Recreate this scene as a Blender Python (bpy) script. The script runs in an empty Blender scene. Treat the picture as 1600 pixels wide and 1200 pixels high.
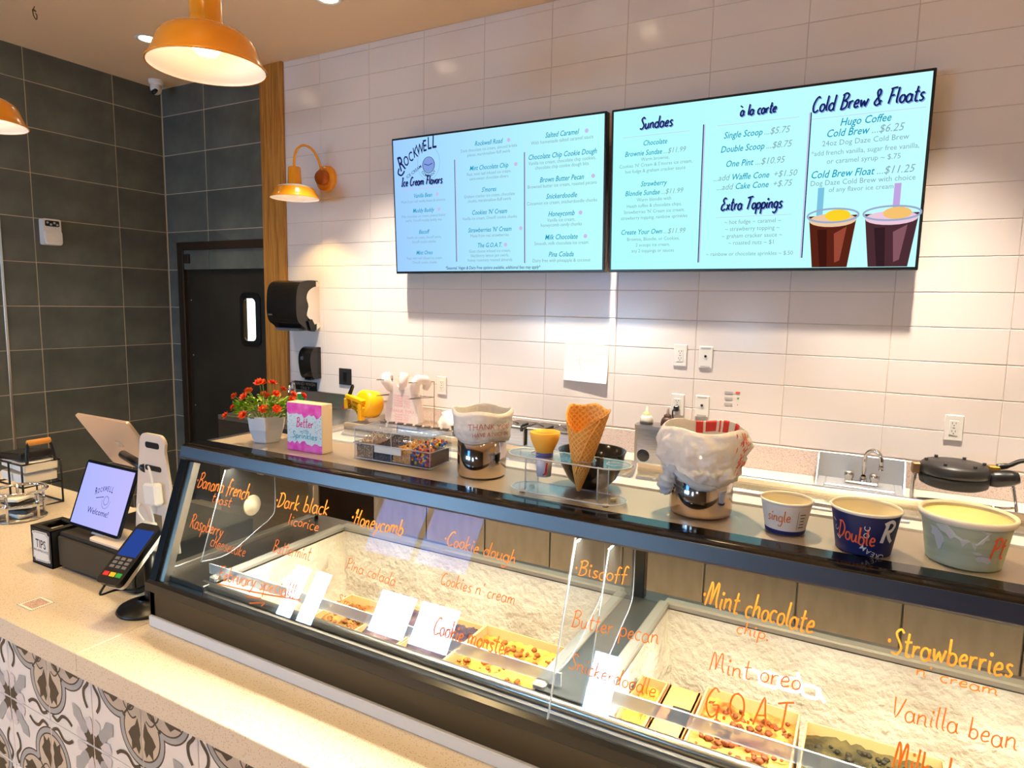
import bpy, math, random
from mathutils import Vector, Matrix, noise as mnoise
random.seed(7)
SC = bpy.context.scene
COL = SC.collection
PI = math.pi

# ------------------------------------------------------------ camera, world, exposure
cd = bpy.data.cameras.new('camera')
cam = bpy.data.objects.new('camera', cd); COL.objects.link(cam)
cd.sensor_fit = 'HORIZONTAL'; cd.sensor_width = 36.0; cd.lens = 36.0 * 1019.92 / 1600.0
cd.clip_start = 0.02; cd.clip_end = 200
_r = Vector((0.87615, 0.48166, 0.01915)); _d = Vector((0.07486, -0.09672, -0.99249)); _f = Vector((-0.47619, 0.871, -0.1208))
cam.matrix_world = Matrix(((_r.x, -_d.x, -_f.x, 0.7969), (_r.y, -_d.y, -_f.y, -3.4468), (_r.z, -_d.z, -_f.z, 1.7048), (0, 0, 0, 1)))
SC.camera = cam
SC.view_settings.view_transform = 'Standard'; SC.view_settings.look = 'None'
SC.view_settings.exposure = 0.5; SC.view_settings.gamma = 1.0; SC.view_settings.use_curve_mapping = False
SC.cycles.max_bounces = 10; SC.cycles.transparent_max_bounces = 24; SC.cycles.glossy_bounces = 5; SC.cycles.diffuse_bounces = 5
SC.cycles.caustics_reflective = False; SC.cycles.caustics_refractive = False; SC.cycles.sample_clamp_indirect = 6.0
W = bpy.data.worlds.new('daylight'); SC.world = W; W.use_nodes = True
_bg = W.node_tree.nodes['Background']; _bg.inputs[0].default_value = (0.42, 0.68, 1.0, 1); _bg.inputs[1].default_value = 46.0
KEY = 2.4            # overall strength of the lamps, added fill rows included
WARM = (1.0, 0.86, 0.69)
HONEY = (1.0, 0.70, 0.33)
def light(kind, name, loc, power, color, parent=None, size=0.1, spot=None, blend=0.5, rot=(0, 0, 0)):
    l = bpy.data.lights.new(name, kind); l.energy = power * KEY; l.color = color
    if kind == 'AREA': l.size = size
    else: l.shadow_soft_size = size
    if kind == 'SPOT': l.spot_size = spot; l.spot_blend = blend
    o = bpy.data.objects.new(name, l); COL.objects.link(o); o.location = loc; o.rotation_euler = rot
    if parent: o.parent = parent
    return o

# ------------------------------------------------------------ materials
def lin(c):
    return tuple(((x / 255.0) / 12.92 if x / 255.0 <= 0.04045 else ((x / 255.0 + 0.055) / 1.055) ** 2.4) for x in c)
MATS = {}
def mat(name, c, rough=0.5, metal=0.0, spec=0.5, emit=0.0, alpha=1.0, noise=None, bump=None, coat=0.0, trans=0.0, ior=1.45, sss=0.0):
    if name in MATS: return MATS[name]
    m = bpy.data.materials.new(name); m.use_nodes = True; nt = m.node_tree
    b = nt.nodes['Principled BSDF']; col = lin(c) + (1,)
    b.inputs['Base Color'].default_value = col; b.inputs['Roughness'].default_value = rough; b.inputs['Metallic'].default_value = metal
    b.inputs['Specular IOR Level'].default_value = spec; b.inputs['Alpha'].default_value = alpha; b.inputs['Coat Weight'].default_value = coat
    b.inputs['Transmission Weight'].default_value = trans; b.inputs['IOR'].default_value = ior
    if emit: b.inputs['Emission Color'].default_value = col; b.inputs['Emission Strength'].default_value = emit
    tc = None
    if noise or bump:
        tc = nt.nodes.new('ShaderNodeTexCoord')
    if noise:                                   # (second colour, scale, detail, low, high, stretch)
        c2, sc, det, lo, hi, st = noise
        mp = nt.nodes.new('ShaderNodeMapping'); mp.inputs['Scale'].default_value = st
        nt.links.new(tc.outputs['Object'], mp.inputs['Vector'])
        n = nt.nodes.new('ShaderNodeTexNoise'); n.inputs['Scale'].default_value = sc; n.inputs['Detail'].default_value = det
        nt.links.new(mp.outputs[0], n.inputs['Vector'])
        r = nt.nodes.new('ShaderNodeValToRGB'); r.color_ramp.elements[0].position = lo; r.color_ramp.elements[1].position = hi
        r.color_ramp.elements[0].color = col; r.color_ramp.elements[1].color = lin(c2) + (1,)
        nt.links.new(n.outputs['Fac'], r.inputs[0]); nt.links.new(r.outputs[0], b.inputs['Base Color'])
    if bump:                                    # (scale, strength, distance, stretch)
        sc, s, dist, st = bump
        mp = nt.nodes.new('ShaderNodeMapping'); mp.inputs['Scale'].default_value = st
        nt.links.new(tc.outputs['Object'], mp.inputs['Vector'])
        n = nt.nodes.new('ShaderNodeTexNoise'); n.inputs['Scale'].default_value = sc; n.inputs['Detail'].default_value = 4
        nt.links.new(mp.outputs[0], n.inputs['Vector'])
        bp = nt.nodes.new('ShaderNodeBump'); bp.inputs['Strength'].default_value = s; bp.inputs['Distance'].default_value = dist
        nt.links.new(n.outputs['Fac'], bp.inputs['Height']); nt.links.new(bp.outputs[0], b.inputs['Normal'])
    MATS[name] = m; return m
def emis(name, c, s=1.0):
    if name in MATS: return MATS[name]
    m = bpy.data.materials.new(name); m.use_nodes = True; nt = m.node_tree; nt.nodes.clear()
    o = nt.nodes.new('ShaderNodeOutputMaterial'); e = nt.nodes.new('ShaderNodeEmission')
    e.inputs[0].default_value = lin(c) + (1,); e.inputs[1].default_value = s; nt.links.new(e.outputs[0], o.inputs[0])
    MATS[name] = m; return m
def pane(name, tint=(255, 255, 255), ior=1.5, rough=0.0, milk=0.0):
    """thin sheet of clear glass or acrylic: Fresnel reflection over straight transmission"""
    if name in MATS: return MATS[name]
    m = bpy.data.materials.new(name); m.use_nodes = True; nt = m.node_tree; nt.nodes.clear()
    o = nt.nodes.new('ShaderNodeOutputMaterial'); t = nt.nodes.new('ShaderNodeBsdfTransparent'); g = nt.nodes.new('ShaderNodeBsdfGlossy')
    f = nt.nodes.new('ShaderNodeFresnel'); mx = nt.nodes.new('ShaderNodeMixShader')
    t.inputs[0].default_value = lin(tint) + (1,); g.inputs['Roughness'].default_value = rough
    ge = nt.nodes.new('ShaderNodeNewGeometry'); ma = nt.nodes.new('ShaderNodeMath'); ma.operation = 'MULTIPLY_ADD'   # same Fresnel curve from either face of the sheet
    ma.inputs[1].default_value = 1 / ior - ior; ma.inputs[2].default_value = ior; nt.links.new(ge.outputs['Backfacing'], ma.inputs[0]); nt.links.new(ma.outputs[0], f.inputs[0])
    nt.links.new(f.outputs[0], mx.inputs[0]); nt.links.new(t.outputs[0], mx.inputs[1]); nt.links.new(g.outputs[0], mx.inputs[2])
    last = mx
    if milk:
        d = nt.nodes.new('ShaderNodeBsdfDiffuse'); d.inputs[0].default_value = lin((235, 238, 245)) + (1,)
        m2 = nt.nodes.new('ShaderNodeMixShader'); m2.inputs[0].default_value = milk
        nt.links.new(mx.outputs[0], m2.inputs[1]); nt.links.new(d.outputs[0], m2.inputs[2]); last = m2
    nt.links.new(last.outputs[0], o.inputs[0]); MATS[name] = m; return m
def film(name, c, trans=0.35, see=0.1, rough=0.35, print_c=None, print_scale=18, print_lo=.56, print_hi=.62):
    """crumpled translucent plastic film"""
    if name in MATS: return MATS[name]
    m = bpy.data.materials.new(name); m.use_nodes = True; nt = m.node_tree
    b = nt.nodes['Principled BSDF']; o = nt.nodes['Material Output']
    b.inputs['Base Color'].default_value = lin(c) + (1,); b.inputs['Roughness'].default_value = rough
    tl = nt.nodes.new('ShaderNodeBsdfTranslucent'); tl.inputs[0].default_value = lin(c) + (1,)
    tp = nt.nodes.new('ShaderNodeBsdfTransparent')
    m1 = nt.nodes.new('ShaderNodeMixShader'); m1.inputs[0].default_value = trans
    m2 = nt.nodes.new('ShaderNodeMixShader'); m2.inputs[0].default_value = see
    nt.links.new(b.outputs[0], m1.inputs[1]); nt.links.new(tl.outputs[0], m1.inputs[2])
    nt.links.new(m1.outputs[0], m2.inputs[1]); nt.links.new(tp.outputs[0], m2.inputs[2]); nt.links.new(m2.outputs[0], o.inputs[0])
    tc = nt.nodes.new('ShaderNodeTexCoord'); n = nt.nodes.new('ShaderNodeTexNoise'); n.inputs['Scale'].default_value = 60; n.inputs['Detail'].default_value = 5
    nt.links.new(tc.outputs['Object'], n.inputs['Vector'])
    bp = nt.nodes.new('ShaderNodeBump'); bp.inputs['Strength'].default_value = .6; bp.inputs['Distance'].default_value = .004
    nt.links.new(n.outputs['Fac'], bp.inputs['Height']); nt.links.new(bp.outputs[0], b.inputs['Normal'])
    MATS[name] = m; return m
def speckle(name, base, dots, scale=420, thr=0.13, rough=0.25, dots2=None):
    """engineered stone: pale ground with scattered chips"""
    if name in MATS: return MATS[name]
    m = bpy.data.materials.new(name); m.use_nodes = True; nt = m.node_tree; b = nt.nodes['Principled BSDF']
    tc = nt.nodes.new('ShaderNodeTexCoord'); prev = None
    for k, (dc, sc, th) in enumerate([(dots, scale, thr), (dots2 or dots, scale * .55, thr * .55)]):
        v = nt.nodes.new('ShaderNodeTexVoronoi'); v.inputs['Scale'].default_value = sc
        nt.links.new(tc.outputs['Object'], v.inputs['Vector'])
        # only some cells hold a chip: cell colour gates the distance
        sp = nt.nodes.new('ShaderNodeSeparateColor'); nt.links.new(v.outputs['Color'], sp.inputs[0])
        g = nt.nodes.new('ShaderNodeMath'); g.operation = 'LESS_THAN'; g.inputs[1].default_value = th * 2.2; nt.links.new(sp.outputs[0], g.inputs[0])
        d = nt.nodes.new('ShaderNodeMath'); d.operation = 'LESS_THAN'; d.inputs[1].default_value = .33; nt.links.new(v.outputs['Distance'], d.inputs[0])
        p = nt.nodes.new('ShaderNodeMath'); p.operation = 'MULTIPLY'; nt.links.new(g.outputs[0], p.inputs[0]); nt.links.new(d.outputs[0], p.inputs[1])
        mx = nt.nodes.new('ShaderNodeMix'); mx.data_type = 'RGBA'; nt.links.new(p.outputs[0], mx.inputs[0])
        if prev: nt.links.new(prev, mx.inputs[6])
        else: mx.inputs[6].default_value = lin(base) + (1,)
        mx.inputs[7].default_value = lin(dc) + (1,); prev = mx.outputs[2]
    nt.links.new(prev, b.inputs['Base Color']); b.inputs['Roughness'].default_value = rough
    MATS[name] = m; return m
def steel(name='brushed_steel', c=(196, 192, 186), rough=.28, stretch=(1, 40, 40), k=.12):
    return mat(name, c, rough, 1.0, noise=(tuple(int(x * (1 - k)) for x in c), 14, 3, .35, .7, stretch))

# ------------------------------------------------------------ mesh builder
class MB:
    def __init__(s): s.v = []; s.f = []; s.m = []; s.s = []
    def add(s, vs, fs, m=0, smooth=False, T=None):
        b = len(s.v)
        if T is not None: vs = [T @ Vector(v) for v in vs]
        s.v += [tuple(v) for v in vs]; s.f += [tuple(i + b for i in f) for f in fs]
        s.m += [m] * len(fs); s.s += [smooth] * len(fs); return s
    def box(s, x0, x1, y0, y1, z0, z1, b=0.0, m=0, T=None):
        if x1 < x0: x0, x1 = x1, x0
        if y1 < y0: y0, y1 = y1, y0
        if z1 < z0: z0, z1 = z1, z0
        if b <= 0:
            vs = [(x, y, z) for x in (x0, x1) for y in (y0, y1) for z in (z0, z1)]
            return s.add(vs, [(0, 1, 3, 2), (4, 6, 7, 5), (0, 4, 5, 1), (2, 3, 7, 6), (0, 2, 6, 4), (1, 5, 7, 3)], m, False, T)
        b = min(b, (x1 - x0) * .49, (y1 - y0) * .49, (z1 - z0) * .49)
        P = {}; vs = []
        for i, x in enumerate((x0, x1)):
            for j, y in enumerate((y0, y1)):
                for k, z in enumerate((z0, z1)):
                    sx, sy, sz = (1, -1)[i], (1, -1)[j], (1, -1)[k]
                    for a, p in (('x', (x, y + sy * b, z + sz * b)), ('y', (x + sx * b, y, z + sz * b)), ('z', (x + sx * b, y + sy * b, z))):
                        P[i, j, k, a] = len(vs); vs.append(p)
        fs = []
        for i in (0, 1):
            q = [P[i, 0, 0, 'x'], P[i, 1, 0, 'x'], P[i, 1, 1, 'x'], P[i, 0, 1, 'x']]; fs.append(tuple(q if i else q[::-1]))
            q = [P[0, i, 0, 'y'], P[1, i, 0, 'y'], P[1, i, 1, 'y'], P[0, i, 1, 'y']]; fs.append(tuple(q[::-1] if i else q))
            q = [P[0, 0, i, 'z'], P[1, 0, i, 'z'], P[1, 1, i, 'z'], P[0, 1, i, 'z']]; fs.append(tuple(q if i else q[::-1]))
        for i in (0, 1):
            for j in (0, 1):
                q = [P[i, j, 0, 'x'], P[i, j, 1, 'x'], P[i, j, 1, 'y'], P[i, j, 0, 'y']]; fs.append(tuple(q if i == j else q[::-1]))
                q = [P[i, 0, j, 'x'], P[i, 1, j, 'x'], P[i, 1, j, 'z'], P[i, 0, j, 'z']]; fs.append(tuple(q[::-1] if i == j else q))
                q = [P[0, i, j, 'y'], P[1, i, j, 'y'], P[1, i, j, 'z'], P[0, i, j, 'z']]; fs.append(tuple(q if i == j else q[::-1]))
                for k in (0, 1):
                    q = [P[i, j, k, 'x'], P[i, j, k, 'y'], P[i, j, k, 'z']]; fs.append(tuple(q if (i + j + k) % 2 else q[::-1]))
        return s.add(vs, fs, m, False, T)
    def lathe(s, prof, n=24, c=(0, 0, 0), m=0, smooth=True, T=None, wob=None, a0=0.0, a1=2 * PI):
        full = abs(a1 - a0 - 2 * PI) < 1e-6; k = n if full else n + 1
        vs = []; fs = []
        for (r, z) in prof:
            for i in range(k):
                a = a0 + (a1 - a0) * i / n; w = wob(a, z) if wob else 1.0
                vs.append((c[0] + r * w * math.cos(a), c[1] + r * w * math.sin(a), c[2] + z))
        for j in range(len(prof) - 1):
            for i in range(n):
                i2 = (i + 1) % k
                fs.append((j * k + i, j * k + i2, (j + 1) * k + i2, (j + 1) * k + i))
        return s.add(vs, fs, m, smooth, T)
    def disc(s, r, z=0, n=24, c=(0, 0), m=0, T=None, up=True):
        vs = [(c[0] + r * math.cos(2 * PI * i / n), c[1] + r * math.sin(2 * PI * i / n), z) for i in range(n)]
        return s.add(vs, [tuple(range(n)) if up else tuple(range(n - 1, -1, -1))], m, False, T)
    def tube(s, pts, r, n=8, m=0, cap=True, closed=False, T=None, smooth=True):
        pts = [Vector(p) for p in pts]; N = len(pts); rr = r if isinstance(r, (list, tuple)) else [r] * N
        vs = []; fs = []; prev = None
        for i, p in enumerate(pts):
            if closed: t = pts[(i + 1) % N] - pts[i - 1]
            else: t = pts[min(i + 1, N - 1)] - pts[max(i - 1, 0)]
            t.normalize()
            if prev is None:
                a = Vector((0, 0, 1)) if abs(t.z) < .9 else Vector((1, 0, 0)); u = t.cross(a).normalized()
            else: u = (prev - t * prev.dot(t)).normalized()
            prev = u; w = t.cross(u)
            for k in range(n):
                a = 2 * PI * k / n; vs.append(p + (u * math.cos(a) + w * math.sin(a)) * rr[i])
        for i in range(N if closed else N - 1):
            i2 = (i + 1) % N
            for k in range(n): fs.append((i * n + k, i * n + (k + 1) % n, i2 * n + (k + 1) % n, i2 * n + k))
        if cap and not closed:
            fs.append(tuple(range(n - 1, -1, -1))); fs.append(tuple(range((N - 1) * n, N * n)))
        return s.add(vs, fs, m, smooth, T)
    def prism(s, poly, t0, t1, plane='xz', m=0, T=None, smooth=False):
        def P(a, b, t): return {'xz': (a, t, b), 'xy': (a, b, t), 'yz': (t, a, b)}[plane]
        n = len(poly); vs = [P(a, b, t0) for a, b in poly] + [P(a, b, t1) for a, b in poly]
        fs = [tuple(range(n)), tuple(range(2 * n - 1, n - 1, -1))]
        s.add(vs, fs, m, False, T)
        return s.add(vs, [(i, i + n, (i + 1) % n + n, (i + 1) % n) for i in range(n)], m, smooth, T)
    def sheet(s, grid, m=0, smooth=True, T=None):
        r, c = len(grid), len(grid[0]); vs = [p for row in grid for p in row]
        return s.add(vs, [(i * c + j, i * c + j + 1, (i + 1) * c + j + 1, (i + 1) * c + j) for i in range(r - 1) for j in range(c - 1)], m, smooth, T)
    def ball(s, c, r, n=10, k=6, m=0, T=None, sx=1, sy=1, sz=1):
        vs = [(c[0], c[1], c[2] - r * sz)]; fs = []
        for j in range(1, k):
            p = PI * j / k - PI / 2
            for i in range(n): a = 2 * PI * i / n; vs.append((c[0] + r * sx * math.cos(p) * math.cos(a), c[1] + r * sy * math.cos(p) * math.sin(a), c[2] + r * sz * math.sin(p)))
        vs.append((c[0], c[1], c[2] + r * sz)); L = len(vs) - 1
        for i in range(n):
            fs.append((0, 1 + (i + 1) % n, 1 + i)); fs.append((L, 1 + (k - 2) * n + i, 1 + (k - 2) * n + (i + 1) % n))
            for j in range(k - 2): fs.append((1 + j * n + i, 1 + j * n + (i + 1) % n, 1 + (j + 1) * n + (i + 1) % n, 1 + (j + 1) * n + i))
        return s.add(vs, fs, m, True, T)
    def mesh(s, name, mats):
        me = bpy.data.meshes.new(name); me.from_pydata(s.v, [], s.f)
        for m in (mats if isinstance(mats, (list, tuple)) else [mats]): me.materials.append(m)
        me.polygons.foreach_set('material_index', s.m); me.polygons.foreach_set('use_smooth', s.s); me.update(); return me
    def build(s, name, mats, parent=None, loc=(0, 0, 0), rot=(0, 0, 0), kind=None, label=None):
        return put(name, s.mesh(name, mats), parent, loc, rot, kind, label)
def put(name, me, parent=None, loc=(0, 0, 0), rot=(0, 0, 0), kind=None, label=None):
    o = bpy.data.objects.new(name, me); COL.objects.link(o); o.location = loc; o.rotation_euler = rot
    if parent: o.parent = parent
    if kind: o['kind'] = kind
    if label: o['label'] = label
    return o
def thing(name, label, cat, loc=(0, 0, 0), rz=0.0, group=None, rot=None):
    o = bpy.data.objects.new(name, None); COL.objects.link(o); o.empty_display_size = .05
    o.location = loc; o.rotation_euler = rot or (0, 0, rz); o['label'] = label; o['category'] = cat
    if group: o['group'] = group
    return o
def tag(o, label, cat, group=None, kind=None):
    o['label'] = label; o['category'] = cat
    if group: o['group'] = group
    if kind: o['kind'] = kind
    return o
def arc(cx, cy, r, a0, a1, n): return [(cx + r * math.cos(a0 + (a1 - a0) * i / n), cy + r * math.sin(a0 + (a1 - a0) * i / n)) for i in range(n + 1)]
def rrect(x0, x1, y0, y1, r, n=5):
    return arc(x1 - r, y1 - r, r, 0, PI / 2, n) + arc(x0 + r, y1 - r, r, PI / 2, PI, n) + arc(x0 + r, y0 + r, r, PI, 1.5 * PI, n) + arc(x1 - r, y0 + r, r, 1.5 * PI, 2 * PI, n)
def crom(pts, k=4):
    """Catmull-Rom through the points"""
    if len(pts) < 3: return [tuple(p) for p in pts]
    d = len(pts[0]); P = [pts[0]] + list(pts) + [pts[-1]]; out = []
    for i in range(1, len(P) - 2):
        for j in range(k):
            t = j / k; out.append(tuple(.5 * (2 * P[i][a] + (P[i + 1][a] - P[i - 1][a]) * t + (2 * P[i - 1][a] - 5 * P[i][a] + 4 * P[i + 1][a] - P[i + 2][a]) * t * t + (3 * P[i][a] - P[i - 1][a] - 3 * P[i + 1][a] + P[i + 2][a]) * t ** 3) for a in range(d)))
    out.append(tuple(pts[-1])); return out
def catmull(pts, k=4):
    return [Vector(p) for p in crom([tuple(p) for p in pts], k)]

# ------------------------------------------------------------ lettering
_tc = {}
def type_mesh(body, size=1.0, shear=0.0, bold=0.0, align='LEFT', space=1.0):
    key = (body, shear, bold, align, space)
    if key not in _tc:
        cu = bpy.data.curves.new('lettering', 'FONT'); cu.body = body; cu.size = 1.0; cu.shear = shear; cu.offset = bold; cu.align_x = align
        cu.space_character = space; cu.resolution_u = 2; cu.fill_mode = 'FRONT'
        ob = bpy.data.objects.new('lettering', cu); me = bpy.data.meshes.new_from_object(ob)
        _tc[key] = ([tuple(v.co) for v in me.vertices], [tuple(p.vertices) for p in me.polygons])
        bpy.data.objects.remove(ob); bpy.data.curves.remove(cu); bpy.data.meshes.remove(me)
    vs, fs = _tc[key]
    return [(x * size, y * size, 0) for x, y, z in vs], fs
def write(mb, body, x, y, size, m=0, shear=0.0, bold=0.0, align='CENTER', T=None, rot=0.0, sx=1.0, z=0.0, space=1.0):
    """flat type in the plane of T (local x right, y up, z out)"""
    vs, fs = type_mesh(body, size, shear, bold, align, space); c, s = math.cos(rot), math.sin(rot)
    mb.add([(x + (vx * sx) * c - vy * s, y + (vx * sx) * s + vy * c, z) for vx, vy, _ in vs], fs, m, False, T)
def ring(x, y, rx, ry, a0=0, a1=360, n=8): return [(x + rx * math.cos(math.radians(a0 + (a1 - a0) * i / n)), y + ry * math.sin(math.radians(a0 + (a1 - a0) * i / n))) for i in range(n + 1)]
HAND = {   # hand lettering as pen strokes: advance width, strokes; x-height .5, capitals 1
 'a': (.52, [ring(.22, .24, .2, .25, 40, 400), [(.42, .48), (.42, .15), (.52, .02)]]), 'b': (.5, [[(.06, .98), (.07, .5), (.06, .02)], ring(.24, .23, .19, .23, 160, -170)]),
 'c': (.42, [ring(.24, .25, .2, .25, 50, 310)]), 'd': (.54, [ring(.22, .24, .2, .24, 40, 400), [(.44, 1.0), (.42, .3), (.44, .05), (.52, .02)]]),
 'e': (.46, [[(.06, .24), (.36, .3), (.32, .48), (.16, .46), (.05, .22), (.16, .02), (.42, .1)]]), 'f': (.36, [[(.36, .9), (.24, 1.0), (.16, .8), (.15, .3), (.13, -.12)], [(.0, .45), (.32, .5)]]),
 'g': (.5, [ring(.22, .26, .19, .23, 40, 400), [(.42, .48), (.4, -.15), (.2, -.38), (.02, -.25)]]), 'h': (.5, [[(.07, 1.0), (.06, .02)], [(.07, .3), (.22, .48), (.36, .4), (.38, .1), (.46, .02)]]),
 'i': (.22, [[(.08, .48), (.08, .12), (.18, .02)], ring(.1, .72, .03, .04, 0, 360, 5)]), 'k': (.46, [[(.06, 1.0), (.06, .0)], [(.38, .52), (.08, .26), (.4, .0)]]),
 'l': (.22, [[(.08, 1.0), (.07, .2), (.18, .02)]]), 'm': (.76, [[(.05, .48), (.06, .02)], [(.06, .3), (.2, .48), (.33, .4), (.34, .02)], [(.34, .3), (.5, .48), (.63, .38), (.64, .1), (.74, .02)]]),
 'n': (.52, [[(.05, .48), (.06, .02)], [(.06, .3), (.22, .48), (.37, .4), (.39, .1), (.5, .02)]]), 'o': (.46, [ring(.23, .25, .19, .24, 90, 450)]),
 'p': (.5, [[(.07, .5), (.06, -.4)], ring(.25, .25, .19, .23, 160, -170)]), 'r': (.38, [[(.06, .48), (.07, .02)], [(.07, .28), (.18, .45), (.34, .46)]]),
 's': (.4, [[(.34, .44), (.2, .5), (.08, .38), (.2, .25), (.34, .13), (.2, .0), (.04, .06)]]), 't': (.38, [[(.17, .92), (.15, .12), (.28, .0), (.36, .06)], [(.0, .56), (.36, .6)]]),
 'u': (.52, [[(.05, .48), (.07, .12), (.2, .0), (.36, .15), (.4, .48)], [(.4, .48), (.4, .12), (.5, .02)]]), 'v': (.44, [[(.04, .48), (.2, .02), (.4, .5)]]),
 'w': (.66, [[(.04, .48), (.14, .02), (.31, .4), (.44, .02), (.6, .5)]]), 'y': (.48, [[(.05, .48), (.12, .2), (.25, .12)], [(.42, .5), (.24, .0), (.04, -.38)]]),
 'x': (.44, [[(.04, .48), (.4, .02)], [(.38, .5), (.04, .0)]]),
 'A': (.62, [[(.02, .0), (.2, .5), (.42, 1.0), (.46, .5), (.52, .0)], [(.12, .34), (.52, .38)]]),
 'B': (.6, [[(.14, .95), (.12, .5), (.08, .0)], [(.02, .88), (.3, 1.02), (.52, .88), (.4, .62), (.16, .54)], [(.16, .54), (.48, .46), (.5, .18), (.26, .0), (.0, .02)]]),
 'C': (.58, [[(.5, .88), (.4, 1.0), (.2, .84), (.06, .45), (.14, .08), (.34, .0), (.54, .14)]]), 'D': (.66, [[(.16, .96), (.12, .4), (.08, .02)], [(.0, .92), (.34, .98), (.6, .66), (.5, .22), (.2, .0), (.0, .02)]]),
 'E': (.56, [[(.5, .9), (.3, 1.0), (.14, .8), (.32, .56), (.1, .4), (.08, .1), (.3, .0), (.52, .14)]]), 'F': (.58, [[(.06, .93), (.3, .98), (.58, 1.0)], [(.2, .96), (.16, .5), (.1, .02)], [(.14, .5), (.3, .52), (.46, .55)]]),
 'G': (.64, [[(.52, .86), (.36, 1.0), (.12, .7), (.06, .3), (.26, .0), (.5, .2), (.52, .42), (.3, .4)], [(.52, .42), (.46, -.1)]]), 'H': (.68, [[(.04, .7), (.14, 1.0), (.2, .8), (.14, .0)], [(.56, 1.0), (.5, .4), (.52, .02)], [(.14, .46), (.52, .5)]]),
 'I': (.4, [[(.06, .96), (.36, 1.0)], [(.22, .98), (.18, .0)], [(.02, .02), (.36, .02)]]), 'L': (.5, [[(.16, 1.0), (.1, .4), (.08, .06), (.46, .02)]]),
 'M': (.84, [[(.02, .02), (.1, .9), (.16, 1.0), (.26, .75), (.32, .1)], [(.3, .1), (.5, .98), (.6, .9), (.64, .3), (.76, .02)]]),
 'N': (.66, [[(.04, .0), (.1, 1.0), (.5, .04), (.56, 1.0)]]), 'O': (.66, [ring(.32, .5, .28, .5, 80, 450)]), 'P': (.56, [[(.16, .96), (.1, .0)], [(.02, .86), (.3, 1.0), (.52, .82), (.4, .56), (.14, .48)]]),
 'R': (.6, [[(.16, .96), (.1, .0)], [(.02, .86), (.3, 1.0), (.52, .82), (.4, .56), (.14, .5)], [(.24, .5), (.4, .2), (.58, .0)]]), 'S': (.54, [[(.48, .86), (.32, 1.0), (.12, .82), (.3, .54), (.46, .28), (.3, .02), (.02, .06)]]),
 'T': (.6, [[(.0, .9), (.3, .96), (.62, 1.0)], [(.34, .96), (.26, .4), (.2, .0)]]), 'V': (.6, [[(.04, .98), (.2, .02), (.56, 1.0)]]), 'W': (.8, [[(.04, 1.0), (.18, .02), (.4, .8), (.54, .02), (.78, 1.0)]]),
 ' ': (.34, []), "'": (.16, [[(.1, 1.0), (.06, .78)]]), '!': (.2, [[(.12, .95), (.08, .3)], ring(.08, .05, .025, .035, 0, 360, 5)]), '.': (.2, [ring(.08, .03, .03, .04, 0, 360, 5)]), '*': (.2, [ring(.08, .45, .03, .04, 0, 360, 5)]),
 '&': (.66, [[(.6, .3), (.3, .0), (.06, .2), (.4, .7), (.3, 1.0), (.14, .8), (.56, .02)]]),
}
def hand_strokes(text, jitter=0.02, seed=1):
    rnd = random.Random(seed); x = 0.0; out = []
    for ch in text:
        w, st = HAND.get(ch, HAND[' ']); dy = rnd.uniform(-jitter, jitter) * 2; sc = 1 + rnd.uniform(-jitter, jitter) * 3
        for p in st: out.append([(x + a * sc, dy + b * sc) for a, b in crom(p, 3)])
        x += w * sc + .05
    return out, x
def ribbon(mb, pts, w, m=0, T=None, z=0.0):
    P = [Vector((a, b)) for a, b in pts]; L = []; R = []
    for i, p in enumerate(P):
        t = P[min(i + 1, len(P) - 1)] - P[max(i - 1, 0)]
        if t.length < 1e-9: t = Vector((1, 0))
        t.normalize(); n = Vector((-t.y, t.x)) * (w / 2); L.append(p + n); R.append(p - n)
    k = len(P); vs = [(q.x, q.y, z) for q in L] + [(q.x, q.y, z) for q in R]
    mb.add(vs, [(k + i, k + i + 1, i + 1, i) for i in range(k - 1)], m, False, T)
def hand(mb, text, p0, p1, h, w, m=0, T=None, seed=1, slant=.12, z=0.0, jitter=.02):
    """hand lettering from p0 to p1 (baseline ends), capital height h, pen width w"""
    st, tw = hand_strokes(text, jitter, seed); a = Vector(p0); d = Vector(p1) - a; sx = d.length / tw; u = d.normalized(); n = Vector((-u.y, u.x))
    for s in st: ribbon(mb, [tuple(a + u * (x * sx + y * h * slant) + n * (y * h)) for x, y in s], w, m, T, z)

# ============================================================ THE ROOM
LX, RX, FY, CZ = -4.367, 3.2, -6.5, 3.37
m_wtile = mat('white_glazed_tile', (232, 224, 219), .2)
m_wgrout = mat('white_grout', (206, 194, 180), .8)
m_dtile = mat('charcoal_tile', (76, 82, 78), .45, noise=((104, 109, 102), 3.2, 6, .38, .72, (1, 1, 1)), bump=(30, .15, .002, (1, 1, 1)))
m_dgrout = mat('tan_grout', (190, 176, 154), .9)
m_ceil = mat('ceiling_paint', (232, 204, 170), .95)
m_floor = mat('floor_vinyl', (176, 152, 122), .5, noise=((158, 134, 104), 6, 4, .4, .7, (1, 6, 1)))
m_plain = mat('wall_paint', (212, 204, 194), .9)
m_wood = mat('honey_wood', (196, 140, 62), .5, noise=((158, 102, 38), 5, 6, .38, .66, (14, 14, .7)), bump=(40, .1, .001, (10, 10, .6)))
m_black = mat('black_plastic', (18, 18, 19), .32)
m_blackm = mat('black_matte', (24, 23, 22), .6)
m_white = mat('white_plastic', (236, 233, 226), .35)
m_chrome = mat('chrome', (226, 224, 222), .07, 1.0)
m_steel = steel()
m_steeldk = steel('dark_steel', (128, 122, 115), .32)
m_alu = mat('aluminium', (205, 200, 192), .3, 1.0)
m_quartz = speckle('cream_quartz', (212, 201, 184), (168, 140, 112), 330, .12, .22, (205, 180, 150))
m_glass = pane('clear_glass', (250, 253, 252), 1.5)
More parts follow.
